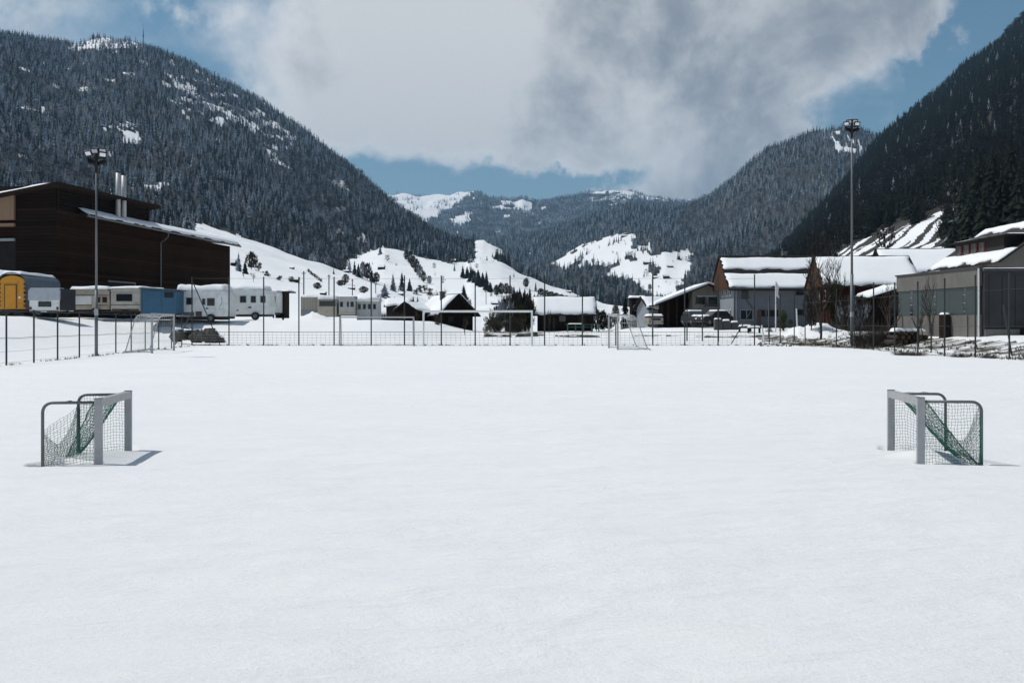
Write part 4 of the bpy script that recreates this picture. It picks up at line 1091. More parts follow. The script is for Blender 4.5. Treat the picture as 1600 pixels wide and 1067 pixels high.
# yellow round-topped circus wagon and the tarpaulin covered shelter beside it
def yellow_wagon():
    Y = 69; base = Z_(493, Y)
    W = 1.75; t = thing('circus_wagon', 'yellow round-topped wagon with toothed edge trim and blue tarpaulin at far left', 'wagon', (X_(19, Y), Y, base), R(3), 'caravans parked on the snow bank')
    poly = [(-W / 2, .45), (W / 2, .45), (W / 2, 2.25)] + [(W / 2 * math.cos(R(a)), 2.25 + .52 * math.sin(R(a))) for a in range(15, 180, 15)] + [(-W / 2, 2.25)]
    MB().prism(poly, 0, 5.5, 'y').build('body', 'yellow_paint', t)
    boxpart(t, 'side_cover', 'blue_tarp', W / 2 + .004, .15, .5, W / 2 + .03, 5.4, 2.2)
    d = boxpart(t, 'door', 'yellow_paint', -.46, -.05, .5, .26, -.004, 2.1)
    f = MB(); f.box(-.52, -.06, .5, -.463, -.003, 2.16); f.box(.263, -.06, .5, .32, -.003, 2.16); f.box(-.463, -.058, 2.103, .263, -.002, 2.16); f.build('door_frame', 'brown_trim', t)
    MB().tube([(.5, -.03, 1.25), (.5, -.001, 1.25)], .09, 12).build('light', 'white_paint', t)
    for s in (-1, 1):
        for k in range(6):
            z = .55 + k * .3
            MB().add([(s * W / 2, -.02, z), (s * (W / 2 - .13), -.02, z + .14), (s * W / 2, -.02, z + .26), (s * (W / 2 + .1), -.02, z + .13),
                      (s * W / 2, .05, z), (s * (W / 2 - .13), .05, z + .14), (s * W / 2, .05, z + .26), (s * (W / 2 + .1), .05, z + .13)],
                     [(0, 1, 2, 3), (7, 6, 5, 4), (0, 4, 5, 1), (1, 5, 6, 2), (2, 6, 7, 3), (3, 7, 4, 0)]).build('trim_tooth', 'black_metal' if k % 2 else 'dark_grey', t)
    MB().box(-W / 2 + .1, .1, .2, W / 2 - .1, 5.3, .446).build('chassis', 'black_metal', t)
    # tarpaulin roof
    p = [(W / 2 * 1.1 * math.cos(R(a)), 2.34 + .66 * math.sin(R(a))) for a in range(-24, 205, 12)]
    p = p + [(q[0] * .94, q[1] - .06) for q in reversed(p)]
    mb = MB(); n = len(p)
    mb.prism(p, -.1, 5.9, 'y').build('tarpaulin', 'blue_tarp', t, False)
    MB().slab(Matrix.Translation((-W / 2 * .75, -.12, 2.86)), W * .75, 5.8, .2, 14, 20, .1, 4, .3).build('roof_snow', 'snow', t, True)
    for x, y in ((-.6, 1), (.6, 1), (-.6, 4.4), (.6, 4.4)): wheel(t, x, y, .3, -1 if x < 0 else 1)
    # gabled grey roof at the frame edge
    Y3 = 72; gable('shed', 'low shed with grey gabled roof and snow behind the yellow wagon', 'shed', X_(0, Y3 + 3), Y3 + 3, R(90), 5, 3.2, 2.7, 3.55, 'dark_grey', 'blue_tarp', .35, .16, seed=3)
yellow_wagon()

# small trailer with silver cover
t = camper('camper_trailer', 'small white trailer under a silver cover with one dark window', 'trailer', 69, 71, R(2), 2.0, 2.5, 2.35, 'caravan_white', snow=0, wheels=((-.8, 1.2, -1), (.8, 1.2, 1)), base=Z_(494, 71))
MB().prism([(-1.06, 1.42), (-.98, 1.36), (-.2, 1.33), (.5, 1.36), (1.05, 1.40), (1.06, 2.2), (.9, 2.44), (-.9, 2.44), (-1.04, 2.2)], -.05, 1.0, 'y').build('cover', 'silver_tarp', t)
window(t, 'f', 0, .05, 1.03, .84, .46, 'black_metal', .05, sill=False)
boxpart(t, 'bumper', 'dark_grey', -.95, -.06, .3, .95, -.004, .46); boxpart(t, 'number_plate', 'lens', -.2, -.08, .34, .2, -.062, .43)
boxpart(t, 'side_cover', 'black_metal', 1.003, .12, .5, 1.075, 2.6, 2.38)
for s in (-1, 1): boxpart(t, 'tail_light', 'red_paint', s * .9 - .07, -.03, .55, s * .9 + .07, -.003, .8)
fit(t, 69, 494, 67.6, 1.0, .79)
# dark sided trailer between
# beige caravan
poly = [(-1.55, .5), (1.4, .5), (1.45, 1.2), (1.4, 2.25), (1.25, 2.4), (-1.2, 2.4), (-1.45, 2.2), (-1.55, 1.35)]
t = camper('caravan', 'beige caravan with white front panel and brown stripe under thick snow', 'caravan', 140, 71.5, R(-3), 3.0, 2.2, 2.4, 'caravan_beige', poly=poly, snow=.26, wheels=((.5, .0, -1),), base=Z_(491, 71.5))
boxpart(t, 'front_panel', 'caravan_white', -1.47, -.03, .95, .15, -.004, 1.75); stripe(t, 'brown_trim', -1.52, -.02, .86, 1.4, -.003, .92); stripe(t, 'brown_trim', -1.46, -.02, 1.78, 1.4, -.003, 1.83)
boxpart(t, 'door', 'caravan_cream', .2, -.025, .6, .42, -.003, 1.76)
for u in (.62, 1.12): window(t, 'f', 0, u, 1.38, .34, .5, 'brown_trim', .04, sill=False)
fit(t, 140, 492, 79, 1.105, .78)
# cream caravan, rear view
t = camper('caravan', 'cream caravan seen from behind with one wide dark rear window', 'caravan', 196, 72.5, R(-2), 2.2, 4.8, 2.5, 'caravan_cream', snow=.2, wheels=((-.85, 2, -1), (.85, 2, 1)), base=Z_(494, 72.5))
window(t, 'f', 0, -.08, 1.62, 1.15, .62, 'black_metal', .04, sill=False); window(t, 'r', 1.1, 1.6, 1.6, 1.1, .6, 'black_metal', .04, sill=False); window(t, 'r', 1.1, 3.4, 1.6, .9, .6, 'black_metal', .04, sill=False)
stripe(t, 'caravan_beige', -1.06, -.015, 2.05, 1.06, -.003, 2.12); stripe(t, 'brown_trim', -1.08, -.015, .95, 1.08, -.003, 1.0)
boxpart(t, 'bumper', 'brown_trim', -1.0, -.05, .42, 1.0, -.004, .62); boxpart(t, 'number_plate', 'black_metal', -.3, -.07, .46, .3, -.052, .58)
boxpart(t, 'handle', 'galvanised', .75, -.05, 1.1, .85, -.003, 1.16)
fit(t, 196, 494, 79, 1.09, .83)
# blue wagon
t = camper('site_wagon', 'blue flat-roofed site wagon between cream caravan and white caravan', 'wagon', 248, 71, R(2), 2.45, 5, 2.35, 'blue_paint', poly=[(-1.22, .35), (1.22, .35), (1.22, 2.2), (-1.22, 2.35)], snow=0, wheels=(), base=Z_(497, 71), floor=.35)
MB().prism([(-1.35, 2.36), (1.4, 2.21), (1.4, 2.29), (-1.35, 2.45)], -.25, 5.1, 'y').build('roof', 'galvanised', t)
window(t, 'f', 0, .72, 1.85, .62, .42, 'black_metal', .04, sill=False); boxpart(t, 'corner_trim', 'blue_tarp', -1.24, -.04, .35, -1.17, -.004, 2.3)
f = boxpart(t, 'door', 'blue_paint', -.7, -.03, .4, .2, -.004, 2.12); boxpart(f, 'handle', 'galvanised', .1, -.06, 1.2, .14, -.031, 1.34)
fit(t, 248, 497.5, 76, 1.07, .90)
# white motorhome, side view
def motor(label, px, Y, L, by, seed, ladder, rz=0):
    W = 2.2; h = 2.55
    poly = [(-L / 2, .45), (L / 2 - .05, .45), (L / 2 + .02, 1.1), (L / 2 - .1, 2.1), (L / 2 - .3, 2.5), (-L / 2 + .2, h), (-L / 2, h - .2)]
    t = camper('caravan', label, 'caravan', px, Y, rz, L, W, h, 'caravan_white', poly=poly, snow=.46 if ladder else .30, wheels=((L * .18, 0, -1),), base=Z_(by, Y), floor=.45)
    return t
t = motor('large white caravan with rear ladder and thick snow, nearest the rock pile', 315.5, 78, 4.15, 503.5, 1, True, R(-2))
lad = MB()
for s in (-1.85, -1.55): lad.tube([(s, -.1, .9), (s, -.1, 2.35)], .02, 6)
for k in range(5): lad.tube([(-1.85, -.1, 1.05 + k * .3), (-1.55, -.1, 1.05 + k * .3)], .016, 6)
lad.build('ladder', 'galvanised', t)
window(t, 'f', 0, -.98, 1.65, .5, .55, 'galvanised', .04, sill=False); window(t, 'f', 0, .15, 1.6, .24, .5, 'galvanised', .03, sill=False); window(t, 'f', 0, .72, 1.58, .60, .6, 'galvanised', .04, sill=False)
boxpart(t, 'door', 'caravan_white', 1.2, -.03, .6, 1.72, -.004, 2.2); boxpart(t, 'rear_light', 'red_paint', -2.03, -.03, .62, -1.75, -.004, .74); boxpart(t, 'wheel_arch', 'brown_trim', -.5, -.02, .46, 0, -.004, .85)
boxpart(t, 'vent', 'galvanised', .3, -.02, 1.02, .5, -.004, 1.14); boxpart(t, 'locker_hatch', 'galvanised', -1.5, -.015, .5, -.6, -.004, .8)
MB().tube([(1.4, -.005, 2.0), (1.58, -.03, 1.9), (1.6, -.03, 1.5), (1.4, -.03, 1.2)], .02, 5).build('grab_rail', 'galvanised', t)
t = motor('white caravan with three small side windows, right of the large white caravan', 388, 81, 3.35, 500, 2, False, R(-1))
window(t, 'f', 0, -1.3, 1.62, .50, .75, 'galvanised', .04, sill=False)
for u in (-.42, .42, 1.20): window(t, 'f', 0, u, 1.68, .50 if u < 0 else .42, .55, 'galvanised', .04, sill=False)
boxpart(t, 'vent', 'galvanised', .0, -.02, .95, .25, -.004, 1.1); boxpart(t, 'tail_light', 'red_paint', -1.0, -.02, .75, -.8, -.004, .85)
MB().slab(Matrix.Translation((-1.6, 1.8, 2.62)), 2.4, 1.4, .35, 14, 8, .1, 11, .3).build('drift_snow', 'snow', t, True)
t = camper('caravan', 'short white caravan end tucked behind, beside the dark shelter', 'caravan', 424, 84, R(0), .95, 2.4, 2.3, 'caravan_white', snow=.12, base=Z_(497, 84))
window(t, 'f', 0, .1, 1.6, .5, .5, 'galvanised', .04, sill=False)
def shelter():
    Y = 86; base = Z_(497, Y); t = thing('shelter', 'small dark flat-roofed shelter at the right end of the white caravans', 'shelter', (X_(434, Y), Y, base))
    boxpart(t, 'wall', 'dark_wood', -.2, 0, 0, .55, 2, 2.2); boxpart(t, 'post', 'dark_grey', -.42, -.1, 0, -.30, .0, 2.15); boxpart(t, 'roof', 'roof_dark', -1.6, -.3, 2.21, 1.1, 2.2, 2.3)
    MB().slab(Matrix.Translation((-1.6, -.3, 2.3)), 2.7, 2.5, .18, 16, 8, .1, 13).build('roof_snow', 'snow', t, True)
shelter()
for (px, Y, py, h, lab) in ((443, 88, 497, 2.3, 'short leaning pole in the snow beside the dark shelter'), (441.5, 85, 497, 1.4, 'small thin snow pole left of the second caravan row')):
    z = gz(X_(px, Y), Y); MB().tube([(0, 0, -.2), (.05, 0, h)], .05, 6).build('snow_pole', 'dark_wood'); o = bpy.context.scene.collection.objects[-1]; o.location = (X_(px, Y), Y, z); tag(o, lab, 'pole')

# second row behind the back fence
Y = 118; b = Z_(495, Y)
t = camper('awning_tent', 'long beige ribbed awning wall at the left of the second caravan row', 'awning', 485, Y, 0, 2.3, 3, 2.35, 'awning', poly=[(-1.15, .1), (1.15, .1), (1.15, 2.3), (-1.15, 2.4)], snow=.3, base=b, floor=.1, group='caravans in the second row')
boxpart(t, 'lower_wall', 'pale_wall', -1.14, -.05, .1, 1.14, -.004, .85)
for k in range(7): boxpart(t, 'rib', 'brown_trim', -1.1 + k * .35, -.03, .9, -1.08 + k * .35, -.003, 2.2)
t = camper('awning_tent', 'grey awning with open dark front under overhanging snow', 'awning', 511, Y - 1, 0, 2.3, 3, 2.2, 'awning', poly=[(-1.15, .1), (1.15, .1), (1.1, 2.1), (-1.1, 2.2)], snow=.42, base=b - .1, floor=.1, group='caravans in the second row')
boxpart(t, 'opening_shade', 'dark_grey', -.9, -.04, 1.35, 1.0, -.004, 1.95); boxpart(t, 'lower_wall', 'caravan_beige', -1.1, -.05, .12, 1.05, -.004, 1.3)  # dark sheet on the closed front, coloured as the shade inside the awning
t = camper('caravan', 'rounded grey-white caravan in the middle of the second row', 'caravan', 542, Y - 1, 0, 2.1, 4, 2.55, 'caravan_grey', poly=rpoly(-.95, .95, .35, 2.55, .38), snow=.10, base=b - .15, group='caravans in the second row')
for u, w in ((-.62, .36), (.12, .26), (.62, .40)): window(t, 'f', 0, u, 1.6, w, .62, 'galvanised', .04, sill=False)
boxpart(t, 'skirt', 'caravan_beige', -.95, -.03, .36, .95, -.004, .75)
t = gable('mobile_home', 'pale gabled mobile home with four windows ending the second caravan row', 'mobile home', X_(574, Y), Y + 1.5, R(0), 2.5, 3, 2.0, 2.7, 'caravan_grey', 'caravan_white', .12, .22, base=b, seed=8)
for u in (-.95, -.35, .25, .85): window(t, 'f', -1.5, u, 1.35, .36, .62, 'galvanised', .04, sill=False)

# rock pile
def rocks(px, Y, n, sx, sy, label, m='rock', hgt=.5, y0=0):
    x = X_(px, Y); z = gz(x, Y) + y0; t = thing('rock_pile', label, 'rock pile', (x, Y, z)); r = random.Random(int(px))
    for i in range(n):
        mb = MB(); s = r.uniform(.5, 1) * hgt; cx, cy = r.uniform(-sx, sx), r.uniform(-sy, sy); cz = r.uniform(-.15, .35) * hgt * (1.6 - abs(cx) / sx)
        import_v = []; 
        for a in range(8):
            for e in (-1, 0, 1):
                q = R(a * 45); rad = s * (1 if e == 0 else .6) * r.uniform(.75, 1.15); import_v.append((cx + math.cos(q) * rad * 1.3, cy + math.sin(q) * rad, cz + e * s * .8 * r.uniform(.8, 1.2)))
        f = [(a * 3 + e, ((a + 1) % 8) * 3 + e, ((a + 1) % 8) * 3 + e + 1, a * 3 + e + 1) for a in range(8) for e in (0, 1)] + [tuple(a * 3 + 2 for a in range(8)), tuple(a * 3 for a in range(7, -1, -1))]
        mb.add(import_v, f); rk = mb.build('rock', m, t)
        if i % 2 == 0: MB().slab(Matrix.Translation((cx - s * .8, cy - s * .5, cz + s * .50)), s * 1.7, s * 1.1, .12, 8, 6, .1, i).build('snow_cap', 'snow', rk, True)
    M = Matrix.Translation((-sx, -.3, hgt * .75)); MB().slab(M, sx * 1.3, .9, .16, 14, 8, .25, 9, .8).build('snow_cap', 'snow', t, True)
    return t
rocks(305, 70.5, 15, 1.5, .5, 'dark boulders with snow caps heaped below the large white caravan', hgt=.55, y0=.6)
rocks(340, 72.5, 4, .8, .3, 'few small dark boulders right of the big boulder heap', hgt=.45, y0=.1)

# ------------------------------------------------------------------ houses beyond the back fence
def house_mid():
    # small dark roofs left of the goal
    x, y = X_(642, 128), 128
    t = gable('shed', 'low dark shed with snowy gable left of the brown house', 'shed', x, y + 2, R(62), 3.0, 3.6, 1.0, 2.1, 'brown_planks', ov=.3, snow=.14, base=Z_(496, y), seed=4)
    t = gable('shed', 'small low shed behind bushes right of the second caravan row', 'shed', X_(622, 132), 134, R(-4), 3.0, 3.5, 1.5, 2.5, 'dark_wood', ov=.3, snow=.2, base=Z_(494, 130), seed=5)
    # brown gable house: gable end towards us, left roof plane snow covered
    Y = 128; b = Z_(513, Y)
    t = gable('house', 'dark brown gabled house with small chimney behind the white goal', 'house', X_(699, Y + 4), Y + 4, R(118), 6.0, 4.6, 2.35, 4.55, 'brown_planks', ov=.75, snow=.28, base=b, seed=6)
    c = boxpart(t, 'chimney', 'dark_grey', -1.2, .9, 3.5, -.7, 1.4, 4.9); boxpart(c, 'chimney_cap', 'concrete', -1.26, .84, 4.9, -.64, 1.46, 4.98)
    for u in (-1.2, 1.1): window(t, 'l', -3.5, u, 1.3, .8, .8, 'dark_wood', .07)
    boxpart(t, 'door', 'dark_wood', -1.0, -2.53, .1, -.2, -2.455, 1.9)
    # long dark barn with full snow roof
    Y = 124; b = Z_(513, Y)
    t = gable('barn', 'long low dark barn with one broad snow-covered roof at the centre', 'barn', X_(882, Y + 3), Y + 3, R(-1), 6.9, 5.5, 2.1, 4.1, 'brown_planks', ov=.55, snow=.18, base=b, seed=9)
    window(t, 'f', -2.75, -.35, 1.35, .9, .8, 'dark_wood', .06); boxpart(t, 'door', 'dark_wood', -2.9, -2.82, .1, -1.9, -2.755, 1.9)
    boxpart(t, 'door', 'dark_wood', 1.6, -2.82, .1, 2.6, -2.755, 1.9)
    # small white roof slope seen right of the barn is the pasture; tables
    x, y = X_(912, 112), 112
    t = thing('picnic_table', 'long low green tables standing in snow before the dark barn', 'table', (x, y, Z_(517, y)))
    boxpart(t, 'tabletop', 'green_bench', -2.0, -.4, .68, 1.9, .4, .76); boxpart(t, 'bench', 'green_bench', -1.9, -.9, .4, .6, -.65, .46)
    for xx in (-1.8, -.9, 0, .9, 1.7): boxpart(t, 'leg', 'green_bench', xx - .05, -.35, -.1, xx + .05, .35, .678)
    MB().slab(Matrix.Translation((-1.8, -.35, .76)), 1.7, .7, .08, 8, 5, .05, 2).build('snow_cap', 'snow', t, True)
    # shed with flat snow roof right of the evergreen
    x, y = X_(996.5, 120), 120
    t = thing('hut', 'narrow wooden hut with flat snow-covered roof beside the dark evergreen', 'hut', (x, y, Z_(508, y)))
    boxpart(t, 'wall', 'brown_planks', -.7, 0, -.3, .85, 2.5, 3.2); boxpart(t, 'roof', 'roof_dark', -.95, -.3, 3.203, 1.0, 2.7, 3.3)
    MB().slab(Matrix.Translation((-.95, -.3, 3.3)), 1.95, 3, .26, 12, 8, .08, 3).build('roof_snow', 'snow', t, True)
    boxpart(t, 'door', 'pale_wall', -.15, -.05, 0, .1, -.004, 1.9)
    # white cottage piece
    t = gable('cottage', 'small pale cottage with snowy roof left of the farmhouse', 'cottage', X_(1020, 118), 118, R(20), 2.6, 3, 1.9, 3.1, 'pale_wall', ov=.4, snow=.25, base=Z_(504, 117), seed=10)
    window(t, 'f', -1.5, .3, 1.2, .5, .6, 'white_paint', .06)
house_mid()
def farmhouse():
    # gable end towards us, one long roof slope to the left
    Y = 112; b = Z_(508, Y); x0, x1 = X_(1024, Y), X_(1128, Y); cx = (x0 + x1) / 2; w = (x1 - x0) / 2
    t = thing('farmhouse', 'grey farmhouse with long lean-to roof slope and open dark barn side', 'house', (cx, Y, b), 0)
    hr = Z_(446, Y) - b; he_r = Z_(455, Y) - b; xr = X_(1106, Y) - cx; el = Z_(478, Y) - b
    xd = X_(1082, Y) - cx
    zr = lambda x: hr + (x - xr) * ((hr - el) / (xr + w)) if x < xr else hr - (x - xr) * (hr - he_r) / (w - xr)
    MB().prism([(xd, -.3), (w - .15, -.3), (w - .15, zr(w - .15)), (xr, hr), (xd, zr(xd))], 0, 8, 'y').build('wall', 'cream_wall', t)
    MB().prism([(-w + 1.0, -.3), (xd - .003, -.3), (xd - .003, zr(xd)), (-w + 1.0, zr(-w + 1.0))], 2.5, 8, 'y').build('barn_wall', 'brown_planks', t)
    for px_ in (1035, 1045, 1058, 1070): x = X_(px_, Y) - cx; MB().box(x - .09, .1, -.2, x + .09, .3, zr(x) - .05).build('post', 'dark_wood', t)
    MB().tube([(X_(1076, Y) - cx, .2, 2.2), (X_(1081, Y) - cx, .2, 4.2)], .07, 5).build('brace', 'dark_wood', t)
    for side in (0, 1):
        a = Vector((xr, 0, hr + .02)); e = Vector((-w - .2, 0, zr(-w - .2) + .02)) if side == 0 else Vector((w + .3, 0, zr(w + .3) + .02))
        n = (a - e); 
        pl = [(e.x, e.z), (a.x, a.z), (a.x, a.z + .16), (e.x, e.z + .16)]
        MB().prism(pl, -.9, 8.5, 'y').build('roof', 'roof_dark', t)
        pl = [(e.x + .05, e.z + .164), (a.x, a.z + .164), (a.x, a.z + .36), (e.x * .5 + a.x * .5, (e.z + a.z) / 2 + .42), (e.x + .1, e.z + .40)]
        MB().prism(pl, -.85, 8.4, 'y').build('roof_snow', 'snow', t)
    # upper windows with the balcony
    for px_, pw in ((1093.5, .95), (1099.5, .4), (1114, 1.0)):
        window(t, 'f', 0, X_(px_, Y) - cx, Z_(468.5, Y) - b, pw, .85, 'dark_grey', .05)
    boxpart(t, 'lintel', 'white_paint', X_(1089, Y) - cx, -.05, Z_(463.5, Y) - b, X_(1120, Y) - cx, -.004, Z_(462.5, Y) - b)
    bl = boxpart(t, 'balcony', 'pale_wall', X_(1100, Y) - cx, -.9, Z_(481, Y) - b, w - .1, -.005, Z_(480, Y) - b)
    for k in range(9): boxpart(bl, 'baluster', 'dark_grey', X_(1100, Y) - cx + k * .22, -.9, Z_(480, Y) - b + .004, X_(1100, Y) - cx + k * .22 + .03, -.87, Z_(475, Y) - b)
    boxpart(t, 'garage_door', 'brown_trim', X_(1084, Y) - cx, -.04, -.1, X_(1100, Y) - cx, -.004, 1.5); boxpart(t, 'garage_door', 'dark_wood', X_(1103, Y) - cx, -.04, -.1, X_(1122, Y) - cx, -.004, 1.55)
    MB().tube([(w + .35, .2, Z_(452, Y) - b), (w + .38, -.05, Z_(452, Y) - b)], .4, 16).build('satellite_dish', 'white_paint', t)
farmhouse()
def grey_house():
    Y = 104; b = Z_(508.5, Y); L = 9.4; D = 8.6
    cx = X_(1147, Y) + L / 2; he = Z_(444, Y) - b; hr = Z_(399, Y + 4.3) - b
    t = gable('house', 'grey rendered house with two snow bands on its roof and orange gable boards', 'house', cx, Y + D / 2, 0, L, D, he, hr, 'grey_wall', 'roof_dark', .75, .11, base=b, bands=[(.05, .46), (.58, .93)], seed=12)
    # boarded gable triangle and pale render on the left wall
    MB().prism([(-D / 2 - .6, he - .35), (D / 2 + .6, he - .35), (0, hr - .06)], -L / 2 - .62, -L / 2 - .55, 'x').build('gable_boards', 'orange_planks', t)
    MB().box(-L / 2 - .05, -D / 2 + .003, -.2, -L / 2 - .004, D / 2 - .02, he - .02).build('side_render', 'pale_wall', t)
    xx = lambda p: X_(p, Y) - cx; zz = lambda q: Z_(q, Y) - b
    f = -D / 2
    window(t, 'f', f, xx(1164), zz(457), .75, .95, 'dark_grey', .05)
    window(t, 'f', f, xx(1166.5), zz(489.5), 1.35, 1.05, 'pale_wall', .06, bars=1); window(t, 'f', f, xx(1190), zz(487), .75, .7, 'dark_grey', .05); window(t, 'f', f, xx(1207), zz(487), 1.25, .7, 'dark_grey', .05)
    window(t, 'f', f, xx(1250), zz(485.5), .9, .6, 'dark_grey', .05); window(t, 'f', f, xx(1250), zz(453), .9, .75, 'dark_grey', .05)
    for u in (-2.9, -1.2, .8): window(t, 'l', -L / 2 - .05, u, 3.9, .8, 1.2, 'white_paint', .09); window(t, 'l', -L / 2 - .05, u, 1.2, .8, 1.3, 'white_paint', .09)
    boxpart(t, 'door', 'brown_trim', xx(1183), f - .05, -.2, xx(1189), f - .004, 1.7)
    MB().tube([(xx(1150), f - .12, 0), (xx(1150), f - .12, he - .1)], .06, 8).build('downpipe', 'pale_wall', t)
    MB().tube([(-L / 2 - .7, f - .82, he - .32), (L / 2 + .7, f - .82, he - .32)], .07, 8).build('gutter', 'dark_grey', t)
    c = boxpart(t, 'chimney', 'concrete', 1.6, .2, hr - .8, 2.1, .7, hr + .5); boxpart(c, 'chimney_cap', 'galvanised', 1.55, .15, hr + .503, 2.15, .75, hr + .58)
    MB().tube([(xx(1164), f - .05, 3.0), (xx(1176), f - .05, 1.9)], .04, 5).build('stair_rail', 'dark_grey', t)
grey_house()
def red_barn():
    Y = 90; b = Z_(513, Y); L = 7.2; D = 8.0
    cx = X_(1299, Y) + L / 2; he = Z_(438, Y) - b; hr = Z_(399, Y + 4) - b
    t = gable('barn', 'dark red boarded barn with broad snow roof and orange brown gable end', 'barn', cx + .55, Y + D / 2 + .3, R(-6), L, D, he, hr, 'red_planks', 'roof_dark', .8, .13, base=b, seed=14)
    MB().prism([(-D / 2 - .7, he - .35), (D / 2 + .7, he - .35), (0, hr - .06)], -L / 2 - .66, -L / 2 - .58, 'x').build('gable_boards', 'orange_planks', t)
    for k in range(5): boxpart(t, 'gable_post', 'orange_planks', -L / 2 - .12, -3 + k * 1.5, 0, -L / 2 - .004, -2.85 + k * 1.5, he + .2)
    window(t, 'l', -L / 2, -1.5, 3.2, .9, 1.0, 'white_paint', .06); window(t, 'l', -L / 2, 1.2, 3.2, .9, 1.0, 'white_paint', .06)
    boxpart(t, 'gate', 'dark_wood', -1.2, -D / 2 - .06, -.1, 1.3, -D / 2 - .004, 2.4); boxpart(t, 'lower_wall', 'dark_grey', -L / 2 + .02, -D / 2 - .05, -.3, -1.3, -D / 2 - .004, 1.0)
    c = boxpart(t, 'chimney', 'black_metal', -2.55, -.3, hr - .8, -2.15, .1, hr + .35); boxpart(t, 'vent', 'black_metal', .6, -.2, hr - .2, 1.1, .2, hr + .15)
    # annex with slanting snow roof
    Y2 = 82; t = thing('annex', 'low dark annex with a narrow slanting snow roof before the red barn', 'annex', (X_(1380, Y2), Y2, Z_(512, Y2)))
    w0, w1 = X_(1354, Y2) - X_(1380, Y2), X_(1404, Y2) - X_(1380, Y2); z0, z1 = Z_(467, Y2) - Z_(512, Y2), Z_(452, Y2) - Z_(512, Y2)
    MB().prism([(w0 + .3, -.3), (w1, -.3), (w1, z1), (w0 + .3, z0)], 0, 3, 'y').build('wall', 'brown_planks', t)
    MB().prism([(w0, z0 + .01), (w1, z1 + .04), (w1, z1 + .14), (w0, z0 + .10)], -.5, 3.3, 'y').build('roof', 'roof_dark', t)
    M = basis((w0, -.45, z0 + .1), (w1 - w0, 0, z1 - z0), (0, 1, .05))
    MB().slab(M, math.hypot(w1 - w0, z1 - z0), 3.4, .26, 14, 8, .1, 5, .3).build('roof_snow', 'snow', t, True)
    # two more snow roofs behind, between barn and stone house
    gable('house', 'broad snow-covered roof behind the hall, left of the house with the dormer', 'house', X_(1452, 112) , 116, R(-8), 7.6, 8.5, Z_(421, 112) - 1, Z_(388, 116) - 1, 'cream_wall', 'roof_dark', .7, .16, base=1.0, seed=15)
    pass
red_barn()
def stone_house():
    he, hr = 5.5, 8.5
    t = gable('house', 'cream house with snowy roof and a red-shuttered dormer row at right', 'house', 40.0, 77.6, R(-90), 11.0, 8.6, he, hr, 'cream_wall', 'roof_red', .7, .13, base=1.0, seed=17, bands=[(.02, .30), (.82, .97)])
    zb = he + .42
    d = MB().box(-3.4, -3.9, zb, 4.6, 0, zb + 1.15).build('dormer', 'roof_red', t)
    for k in range(4):
        u = -2.8 + k * 1.3
        window(d, 'f', -3.9, u, zb + .6, .62, .75, 'concrete', .08, bars=1, sill=False)
        boxpart(d, 'shutter', 'red_paint', u + .36, -3.96, zb + .24, u + .58, -3.905, zb + .96)
    boxpart(t, 'dormer_roof', 'roof_dark', -3.7, -4.3, zb + 1.153, 5.6, .6, zb + 1.27)
    MB().slab(Matrix.Translation((-3.65, -4.25, zb + 1.27)), 9.2, 4.6, .10, 20, 8, .1, 6).build('roof_snow', 'snow', t, True)
    c = boxpart(t, 'chimney', 'concrete', -4.6, -2.2, he + .8, -4.0, -1.6, he + 2.1); boxpart(c, 'chimney_cap', 'galvanised', -4.66, -2.26, he + 2.103, -3.94, -1.54, he + 2.2)
    for u in (-3, -.4, 2.4): window(t, 'f', -4.3, u, he - .9, .9, .8, 'dark_grey', .07)
    for u in (-2, 1.2): window(t, 'r', 5.5, u, he - .6, .8, .9, 'dark_grey', .07)
stone_house()
